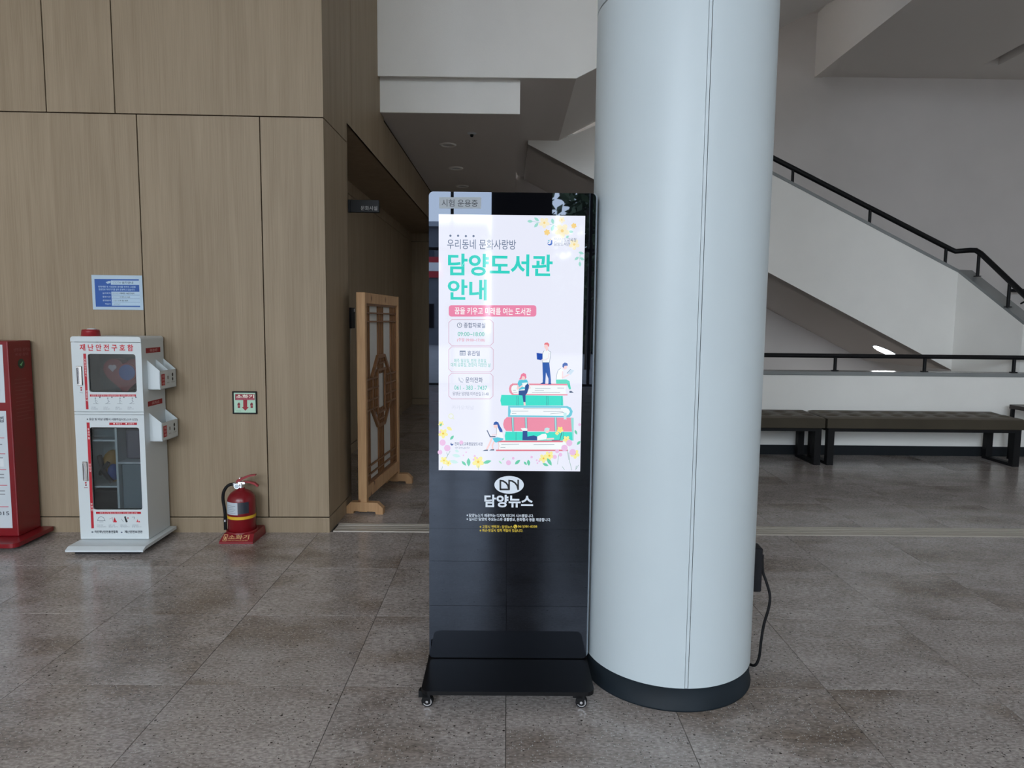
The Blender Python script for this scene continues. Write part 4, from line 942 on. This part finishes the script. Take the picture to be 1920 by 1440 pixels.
R_.uvpoly([(0.30, 0.86), (0.37, 0.86), (0.37, 0.92), (0.30, 0.92)], (110, 112, 116), 1)
R_.end()
R_.uvtext('panel_title', '사용방법', RW - .185, 0.735, RW - .048, 0.772, (60, 66, 78), 0.02)
R_.uvtext('panel_text', '015', RW - .115, 0.175, RW - .048, 0.198, (60, 66, 78), 0.01)
RS = Art(rc, RL, AR, (RW, 0, 0), (0, 1, 0), (0, 0, 1), (1, 0, 0), 0.0005)
RS.begin('side_print')
RS.uvpoly([(0.105 + .03 * math.cos(2 * PI * i / 14), 1.075 + .03 * math.sin(2 * PI * i / 14)) for i in range(14)], (30, 60, 44), 0)
RS.uvpoly([(0.09, 1.07), (0.105, 1.06), (0.122, 1.09), (0.105, 1.078)], (120, 190, 130), 1)
for i in range(12): RS.uvpoly([(0.04, 0.98 - i * .022), (0.14 + (i * 37 % 5) * .015, 0.98 - i * .022), (0.14 + (i * 37 % 5) * .015, 0.986 - i * .022), (0.04, 0.986 - i * .022)], (128, 56, 58), 0)
RS.end()['kind'] = 'stuff'
RS.uvtext('side_text', '생명을 살리는', 0.045, 1.150, 0.19, 1.170, (150, 90, 92), 0); RS.uvtext('side_text', '비상 장비', 0.06, 1.122, 0.17, 1.140, (150, 90, 92), 0)

# ================================================================== FIRE EXTINGUISHER AND ITS TRAY
EX, EY = -1.631, 4.095
tr = thing('extinguisher_tray', 'red sloping floor tray with gold lettering under the fire extinguisher', 'tray', (EX, EY, 0), AR)
b0 = [(-.103, -.105), (.100, -.105), (.108, .105), (-.103, .105)]; b1 = [(-.083, -.072), (.098, -.072), (.103, .10), (-.083, .10)]
obj('tray_body', MB().add([(x, y, 0) for x, y in b0] + [(x, y, .012) for x, y in b0] + [(x, y, .055) for x, y in b1],
    [(3, 2, 1, 0), (8, 9, 10, 11)] + [(k + i, k + (i + 1) % 4, k + 4 + (i + 1) % 4, k + 4 + i) for k in (0, 4) for i in range(4)]), M['red'], tr)
obj('collar', MB().lathe([(0.093, .054), (0.092, .062), (0.086, .066), (0.08, .06)], 36), M['red'], tr)
fv = Vector((0, .033, .043)).normalized()
T = Art(tr, (EX, EY, 0), AR, (0, -.105, .012), (1, 0, 0), tuple(fv), (0, -fv.z, fv.y), 0.0006)
GD = (196, 160, 110)
T.uvtext('tray_text', '소화기', -.052, .017, .072, .046, GD, 0.014)
T.uvtext('tray_text', 'FIRE EXTINGUISHER', -.052, .007, .068, .013, GD, 0.0)
T.begin('tray_mark').uvpoly([(-.083, .006), (-.060, .006), (-.057, .048), (-.080, .048)], GD, 0).uvpoly([(-.080, .009), (-.063, .009), (-.060, .045), (-.077, .045)], (120, 12, 20), 1).uvpoly([(-.075, .014), (-.066, .014), (-.064, .032), (-.073, .036)], GD, 2).end()
ex = thing('fire_extinguisher', 'red fire extinguisher with yellow band standing in the red tray', 'fire extinguisher', (EX, EY, 0.0555), AR)
R0 = 0.082
obj('cylinder', MB().lathe([(0.0, 0), (R0 - .006, 0), (R0, .006), (R0, .19), (R0 - .004, .212), (R0 - .018, .234), (R0 - .04, .250), (.022, .257), (.022, .268), (0, .268)], 40), M['red'], ex)
obj('yellow_band', MB().lathe([(R0 + .0012, .086), (R0 + .0012, .104)], 40), flat((214, 172, 40)), ex)
def patch(nm, a0, a1, z0, z1, m_): return obj(nm, MB().lathe([(R0 + .001, z0), (R0 + .001, z1)], 14, a0=math.radians(a0), a1=math.radians(a1)), m_, ex)
lb = patch('label', -168, -86, .116, .192, flat((186, 196, 204)))
patch('rating_label', -85, -40, .122, .192, flat((44, 50, 60), .35))
ln = MB()
for i in range(5): ln.lathe([(R0 + .0016, .126 + i * .011), (R0 + .0016, .128 + i * .011)], 10, a0=math.radians(-140), a1=math.radians(-95 - (i % 2) * 8))
ln.lathe([(R0 + .0016, .170), (R0 + .0016, .182)], 3, a0=math.radians(-156), a1=math.radians(-150))
obj('label_print', ln, flat((120, 132, 144)), lb)
obj('valve', MB().cyl((0, 0), .018, .262, .300, 18).rbox(-.016, .03, -.013, .013, .288, .306, .003, 1), M['chrome'], ex)
g = obj('gauge', MB().cyl((-.014, .283), .0165, -.034, -.015, 20, axis='y'), M['chrome'], ex)
obj('gauge_face', MB().cyl((-.014, .283), .0135, -.0348, -.0338, 18, axis='y'), flat((200, 214, 224)), g)
obj('upper_lever', MB().prism([(-.03, .300), (-.005, .305), (.018, .320), (.055, .337), (.092, .344), (.092, .352), (.05, .347), (.01, .331), (-.02, .318)], -.011, .011), M['redplastic'], ex)
obj('lower_lever', MB().prism([(.012, .298), (.05, .298), (.08, .288), (.104, .272), (.108, .280), (.085, .300), (.05, .308), (.012, .308)], -.011, .011), M['redplastic'], ex)
obj('pin', MB().tube([(0.0, -.02, .33), (0.0, .02, .33)], .003, 6), M['chrome'], ex)
ho = obj('hose', MB().tube(smooth([(-.02, -.01, .288), (-.045, -.014, .292), (-.075, -.018, .280), (-.098, -.02, .245), (-.104, -.02, .20), (-.098, -.02, .15), (-.094, -.02, .11), (-.094, -.02, .075), (-.0945, -.02, .008)]), .0095, 10), M['rubber'], ex)
obj('hose_coupling', MB().cyl((-.094, -.02), .0115, .060, .072, 12).cyl((-.035, -.013), .013, .281, .300, 12), M['silver'], ho)

# ================================================================== WALL SIGNS
def wall_sign(name, label, x0, x1, z0, z1, frame=None):
    t = thing(name, label, 'sign', (Matrix.Translation(FWL) @ Matrix.Rotation(FWR, 4, 'Z')) @ Vector(((x0 + x1) / 2, 0, (z0 + z1) / 2)), FWR)
    return t, tuple(t.location)
x0, x1, z0, z1 = -0.588, -0.436, 0.763, 0.906
fs, fl = wall_sign('extinguisher_sign', 'square black-framed pale green sign with red arrow above the fire extinguisher', x0, x1, z0, z1)
w2, h2 = (x1 - x0) / 2, (z1 - z0) / 2
obj('frame', MB().rbox(-w2, w2, -.010, 0, h2 - .009, h2, .002, 1).rbox(-w2, w2, -.010, 0, -h2, -h2 + .009, .002, 1).rbox(-w2, -w2 + .009, -.010, 0, -h2, h2, .002, 1).rbox(w2 - .009, w2, -.010, 0, -h2, h2, .002, 1), M['black'], fs)
obj('plate', MB().box(-w2 + .008, w2 - .008, -.006, -.001, -h2 + .008, h2 - .008), flat((176, 208, 186)), fs)
Q = Art(fs, fl, FWR, (0, -.006, 0), (1, 0, 0), (0, 0, 1), (0, -1, 0), 0.0005).crop(430, 725, 24)
Q.begin('sign_print').rect(265, 335, 1140, 600, (140, 14, 40), 0).poly([(625, 590), (805, 590), (805, 915), (880, 915), (722, 1085), (560, 915), (628, 915)], (150, 14, 34), 0)
for x in (430, 1005): Q.rrect(x - 50, 750, x + 55, 960, 20, (120, 20, 30), 0).rect(x - 15, 715, x + 30, 755, (110, 20, 30), 0).line([(x - 60, 840), (x - 50, 760), (x, 730)], 14, (100, 30, 36), 0).rect(x - 48, 840, x + 52, 880, (190, 100, 104), 1)
Q.line([(310, 1090), (530, 1088)], 14, (90, 140, 100), 0).end()
Q.text('sign_text', '소화기', 310, 360, 1110, 515, (240, 226, 214), 0.03)
Q.text('sign_text', 'FIRE EXTINGUISHER', 310, 535, 1110, 580, (214, 130, 150), 0)
x0, x1, z0, z1 = -1.419, -1.114, 1.403, 1.614
cs, cl = wall_sign('camera_notice', 'blue and white notice board on the wood wall above the white cabinet', x0, x1, z0, z1)
w2, h2 = (x1 - x0) / 2, (z1 - z0) / 2
obj('plate', MB().rbox(-w2, w2, -.004, 0, -h2, h2, .001, 1), flat((176, 196, 212)), cs)
Q = Art(cs, cl, FWR, (0, -.004, 0), (1, 0, 0), (0, 0, 1), (0, -1, 0), 0.0005).crop(160, 500, 14.4)
NB, LB = (26, 80, 158), (176, 200, 220)
Q.begin('notice_print').poly([(245, 330), (1445, 340), (1482, 1090), (285, 1082)], NB, 0).poly([(690, 372), (1450, 378), (1454, 492), (692, 486)], LB, 1).poly([(552, 420), (640, 385), (690, 395), (680, 440), (600, 465)], LB, 1)
for k in range(4): Q.poly([(702 + k * 5, 675 + k * 96), (1466 + k * 5, 678 + k * 96), (1470 + k * 5, 768 + k * 96), (706 + k * 5, 765 + k * 96)], LB, 1)
Q.end()
Q.text('notice_title', 'CCTV 설치안내', 745, 402, 1290, 462, (40, 64, 104), 0.03)
Q.text('notice_text', '범죄예방 및 시설안전 관리를 위하여 고정형', 355, 525, 1355, 565, (176, 204, 230), 0.012)
Q.text('notice_text', '영상정보 처리기기를 설치 운영하고 있습니다', 362, 595, 1330, 638, (176, 204, 230), 0.012)
for k, (a, b_) in enumerate((('설치목적', '범죄예방, 화재예방, 시설안전관리'), ('촬영시간', '24시간 연속 촬영 및 녹화'), ('촬영범위', '건물 내부 및 외부'), ('책임자', '관리책임자'))):
    Q.text('notice_text', a, (465 if k < 3 else 520) + k * 5, 695 + k * 97, 680 + k * 3, 738 + k * 97, (190, 210, 230), 0.004)
    Q.text('notice_text', b_, 738 + k * 8, 702 + k * 97, (1325, 1210, 1160, 950)[k], 742 + k * 97, (24, 30, 36), 0.03)
# blade sign at the recess
bs = thing('door_sign', 'small black blade sign with pale lettering at the mouth of the recess', 'sign', (-1.12, 4.84, 2.148))
obj('plate', MB().rbox(0.012, 0.213, -.012, .012, -.043, .043, .002, 1), M['black'], bs)
obj('wall_bracket', MB().box(-0.012, 0.012, -.016, .016, -.043, .043), M['black'], bs)
Art(bs, tuple(bs.location), 0, (0, -.012, 0), (1, 0, 0), (0, 0, 1), (0, -1, 0), 0.0006).crop(655, 370, 32).text('sign_text', '문화시설', 690, 525, 1680, 775, (150, 148, 146), 0.004)
# access reader on the recess wall
ar = thing('card_reader', 'black card reader with white tab on the recess wall behind the wooden screen', 'card reader', (-1.527, 6.60, 1.37), SWR)
obj('housing', MB().rbox(0, .03, -.07, .07, -.10, .10, .004, 1), M['blackm'], ar)
obj('tab', MB().box(.0301, .033, .02, .06, .06, .09), flat((170, 170, 172)), ar)
obj('cable', MB().tube([(.012, -.05, -.10), (.010, -.052, -.16), (.010, -.048, -.24)], .004, 6), flat((120, 116, 110)), ar)

# ================================================================== WOODEN LATTICE SCREEN
PA = Vector((-1.004, 4.675)); PB = Vector((-0.927, 5.575)); dv = PB - PA; LL = dv.length
srz = math.atan2(dv.y, dv.x) - PI / 2
ls = thing('lattice_screen', 'standing pine screen with lattice and paper, in front of the recess', 'room divider', (PA.x, PA.y, 0), srz)
for y in (0.0, LL):
    obj('post', MB().rbox(-.031, .031, y - .022, y + .022, .012, 1.545, .003, 1), M['pine'], ls)
    obj('foot', MB().prism([(-.115, 0), (-.065, 0), (-.062, .018), (.09, .018), (.094, 0), (.145, 0), (.145, .045), (.105, .082), (-.085, .082), (-.115, .05)], y - .03 + .004, y + .03 - .004), M['pine'], ls)
obj('top_rail', MB().rbox(-.029, .029, .022, LL - .022, 1.470, 1.544, .002, 1), M['pine'], ls)
obj('bottom_rail', MB().rbox(-.029, .029, .022, LL - .022, .100, .185, .002, 1), M['pine'], ls)
obj('paper', MB().box(-.006, -.002, .022, LL - .022, .185, 1.47), M['paper'], ls)
y0, y1 = .022, LL - .022; WW = y1 - y0
obj('inner_frame', MB().box(-.02, .018, y0, y0 + .02, .185, 1.47).box(-.02, .018, y1 - .02, y1, .185, 1.47).box(-.02, .018, y0, y1, 1.455, 1.47).box(-.02, .018, y0, y1, .185, .2), M['stick'], ls)
def stick(ya, za, yb, zb, w=.012, x=.004, d=.012):
    a, b_ = Vector((ya, za)), Vector((yb, zb)); q = (b_ - a).normalized(); n2 = Vector((-q.y, q.x)) * w / 2
    pts = [(a + n2)[:], (b_ + n2)[:], (b_ - n2)[:], (a - n2)[:]]
    return obj('slat', MB().prism(pts, x - d / 2, x + d / 2, 'x'), M['stick'], ls)
ym, zm = (y0 + y1) / 2, .825
for yy_ in (.05, .09, .13): stick(y0 + yy_, .2, y0 + yy_, 1.455); stick(y1 - yy_, .2, y1 - yy_, 1.455)
for k in (-1.5, -.5, .5, 1.5):
    stick(ym + k * .043, zm + .26, ym + k * .043, 1.455); stick(ym + k * .043, .2, ym + k * .043, zm - .26)
    stick(ym + k * .043, zm + .13, ym + k * .043, zm + .26); stick(ym + k * .043, zm - .26, ym + k * .043, zm - .13)
for z in (1.405, 1.345, .25, .31): stick(y0, z, y1, z, .011, .012)
# octagon with the cross-shaped light
oc_ = [(-.09, .26), (.09, .26), (.25, .11), (.25, -.11), (.09, -.26), (-.09, -.26), (-.25, -.11), (-.25, .11)]
for (a, b_), (c, d) in zip(oc_, oc_[1:] + oc_[:1]): stick(ym + a, zm + b_, ym + c, zm + d, .026, .008, .02)
for s_ in (-1, 1):
    for z in (.11, .04, -.04, -.11): stick(ym + s_ * (.12 if abs(z) > .05 else .09), zm + z, (y0 if s_ < 0 else y1), zm + z, .013, .012)
    for yy_ in (.12, .165, .21): stick(ym + s_ * yy_, zm - .15, ym + s_ * yy_, zm + .15)
    stick(ym - .12, zm + s_ * .16, ym + .12, zm + s_ * .16, .016, .012); stick(ym - .08, zm + s_ * .21, ym + .08, zm + s_ * .21, .013, .012)
    stick(ym + s_ * .10, zm - .16, ym + s_ * .10, zm + .16, .028, .010)

# ================================================================== BENCHES
def seat_mesh(L, Dp, nb):
    nx, ny = int(L / .016), 26; mb = MB(); vs = []
    btn = [((i + .5) * L / nb, yb) for i in range(nb) for yb in (Dp * .30, Dp * .66)]
    for j in range(ny + 1):
        for i in range(nx + 1):
            x, y = L * i / nx, Dp * j / ny
            e = min(x, L - x, y, Dp - y)
            z = .022 * (1 - math.exp(-e / .03)) + .014 * y / Dp
            for bx_, by_ in btn:
                if abs(x - bx_) < .12 and abs(y - by_) < .12:
                    d2 = ((x - bx_) / .045) ** 2 + ((y - by_) / .04) ** 2
                    z -= .06 * math.exp(-d2 ** .8)
            vs.append((x, y, z))
    m = nx + 1
    mb.add(vs, [(j * m + i, j * m + i + 1, (j + 1) * m + i + 1, (j + 1) * m + i) for j in range(ny) for i in range(nx)], True)
    b2 = MB()
    for bx_, by_ in btn: b2.ball((bx_, by_, -.022), .022, 8, (1, 1, .5))
    return mb, b2
def make_bench(label, x, L, nb):
    t = thing('tufted_bench', label, 'bench', (x, 6.42, 0), 0, 'upholstered benches along the low wall')
    Dp = .47; top = .475
    s_, b_ = seat_mesh(L + .04, Dp, nb)
    for mb in (s_, b_): mb.v = [(q[0] - .02, q[1] - .02, q[2] + top - .02) for q in mb.v]
    se = obj('seat_top', s_, M['seat'], t); obj('shaded_seat_button', b_, flat((38, 34, 28), .6), se)  # buttons coloured near black to stand for the shade in the dimples
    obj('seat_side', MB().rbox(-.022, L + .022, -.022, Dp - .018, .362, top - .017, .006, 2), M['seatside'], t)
    obj('apron', MB().box(0, L, 0, Dp - .04, .330, .362), M['black'], t)
    for xx in (0, L - .062):
        lg = obj('leg', MB().box(xx, xx + .062, 0, .06, 0, .33), M['black'], t)
        lg = obj('leg', MB().box(xx, xx + .062, Dp - .1, Dp - .04, 0, .33), M['black'], t)
        obj('floor_bar', MB().box(xx, xx + .062, .06, Dp - .1, 0, .028), M['black'], t)
    return t
make_bench('long grey-brown tufted bench at right, whole in view except its right end', 3.098, 1.87, 9)
make_bench('grey-brown tufted bench nearer the column, which hides its left end', 3.034 - 1.87, 1.87, 9)
# side table cut by the right edge
sd = thing('side_table', 'dark side table cut off by the right edge beside the bench', 'table', (5.42, 6.62, 0))
obj('table_top', MB().prism(rrect_pts(-.29, .29, -.22, .22, .03), .52, .56, 'z'), flat((46, 34, 28), .4), sd)
for sx in (-.26, .26):
    for sy in (-.19, .19): obj('leg', MB().box(sx - .014, sx + .014, sy - .014, sy + .014, 0, .52), M['black'], sd)

# ================================================================== CEILING FIXTURES
for i, (x, y, lab) in enumerate(((-0.622, 7.03, 'unlit round ceiling downlight nearest the white beam'), (-0.621, 8.08, 'second unlit round ceiling downlight from the white beam'), (-0.62, 9.15, 'farthest unlit round ceiling downlight, just above the kiosk'))):
    t = thing('ceiling_downlight', lab, 'lamp', (x, y, CZ), 0, 'unlit downlights in the passage ceiling')
    obj('trim_ring', MB().lathe([(.055, -.001), (.06, -.010), (.080, -.010), (.087, 0)], 28), M['paint'], t)
    obj('diffuser', MB().lathe([(0, -.001), (.056, -.001)], 28), M['lampoff'], t)
t = thing('ceiling_vent', 'faint round grille in the passage ceiling behind the second downlight', 'vent', (-.63, 8.55, CZ))
obj('grille', MB().lathe([(.10, 0), (.11, -.004), (.125, 0)], 28).lathe([(.05, -.001), (.07, -.003), (.08, -.001)], 24), M['ceil'], t)
t = thing('smoke_detector', 'small round smoke detector on the passage ceiling near the white beam', 'detector', (-.357, 6.6, CZ))
obj('base', MB().lathe([(0, -.012), (.035, -.010), (.045, 0)], 22), M['white'], t)
obj('sensor', MB().lathe([(0, -.035), (.012, -.033), (.018, -.012)], 14), M['blackm'], t)

# ================================================================== OUTSIDE, seen only in the kiosk glass
bd_ = thing('office_building', 'grey building across the street, mirrored in the kiosk glass', 'building', (-8, -32, 0))
obj('wall', MB().box(-6, 6.6, -6, 0, -0.1, 6.3), M['facade'], bd_)
obj('roof', MB().box(-6.3, 6.9, -6.2, .3, 6.3, 6.55), flat((150, 156, 166)), bd_)
for i in range(6):
    for z in (0.9, 3.9): obj('window', MB().box(-5.6 + i * 2.05, -4.2 + i * 2.05, 0, .05, z, z + 1.3), M['glass'], bd_)
bn = thing('street_banner', 'red and white banner hanging on the building across the street', 'banner', (-4.0, -31.9, 3.6))
obj('cloth', MB().box(-.5, .5, 0, .03, 0, 1.1), flat((170, 20, 34)), bn); obj('stripe', MB().box(-.35, .35, .03, .04, .35, .8), flat((230, 230, 232)), bn)
def tree(x, y, h, lab):
    t = thing('street_tree', lab, 'tree', (x, y, -.03), 0, 'trees outside the glass front')
    obj('trunk', MB().tube([(0, 0, 0), (.05, 0, h * .3), (-.03, .05, h * .62)], .09, 8), M['bark'], t)
    mb = MB()
    for k in range(900):
        a, b_, r = random.uniform(0, 2 * PI), random.uniform(-1, 1), random.random() ** .5
        c = Vector((math.cos(a) * math.sqrt(1 - b_ * b_) * 1.5 * r, math.sin(a) * math.sqrt(1 - b_ * b_) * 1.5 * r, h * .62 + b_ * h * .38 * r))
        u = Vector((random.gauss(0, 1), random.gauss(0, 1), random.gauss(0, 1))).normalized(); w = u.orthogonal().normalized() * .10; u = u * .17
        mb.add([c - u, c + w, c + u, c - w], [(0, 1, 2, 3)])
    obj('crown', mb, M['leaf'], t)['kind'] = 'stuff'
tree(2.3, -14.5, 7.4, 'leafy tree closest to the glass front, mirrored at the right of the kiosk')
tree(5.4, -16.0, 7.2, 'leafy tree right of the closest one outside the glass front')
tree(3.4, -20.0, 8.0, 'leafy tree behind the other two outside the glass front')

hg_ = thing('tall_hedge', 'tall dense hedge outside the glass front, mirrored low at the right of the kiosk', 'hedge', (6.5, -24, -.03))
obj('core', MB().rbox(-5.6, 5.6, -.5, .5, 0, 4.0, .3, 3), flat((26, 40, 22), .8), hg_)
mb = MB()
for k in range(1500):
    c = Vector((random.uniform(-5.8, 5.8), random.uniform(.3, .75), random.uniform(0.1, 4.3)))
    u = Vector((random.gauss(0, 1), random.gauss(0, .4), random.gauss(0, 1))).normalized(); w = u.orthogonal().normalized() * .09; u = u * .16
    mb.add([c - u, c + w, c + u, c - w], [(0, 1, 2, 3)])
obj('foliage', mb, M['leaf'], hg_)['kind'] = 'stuff'
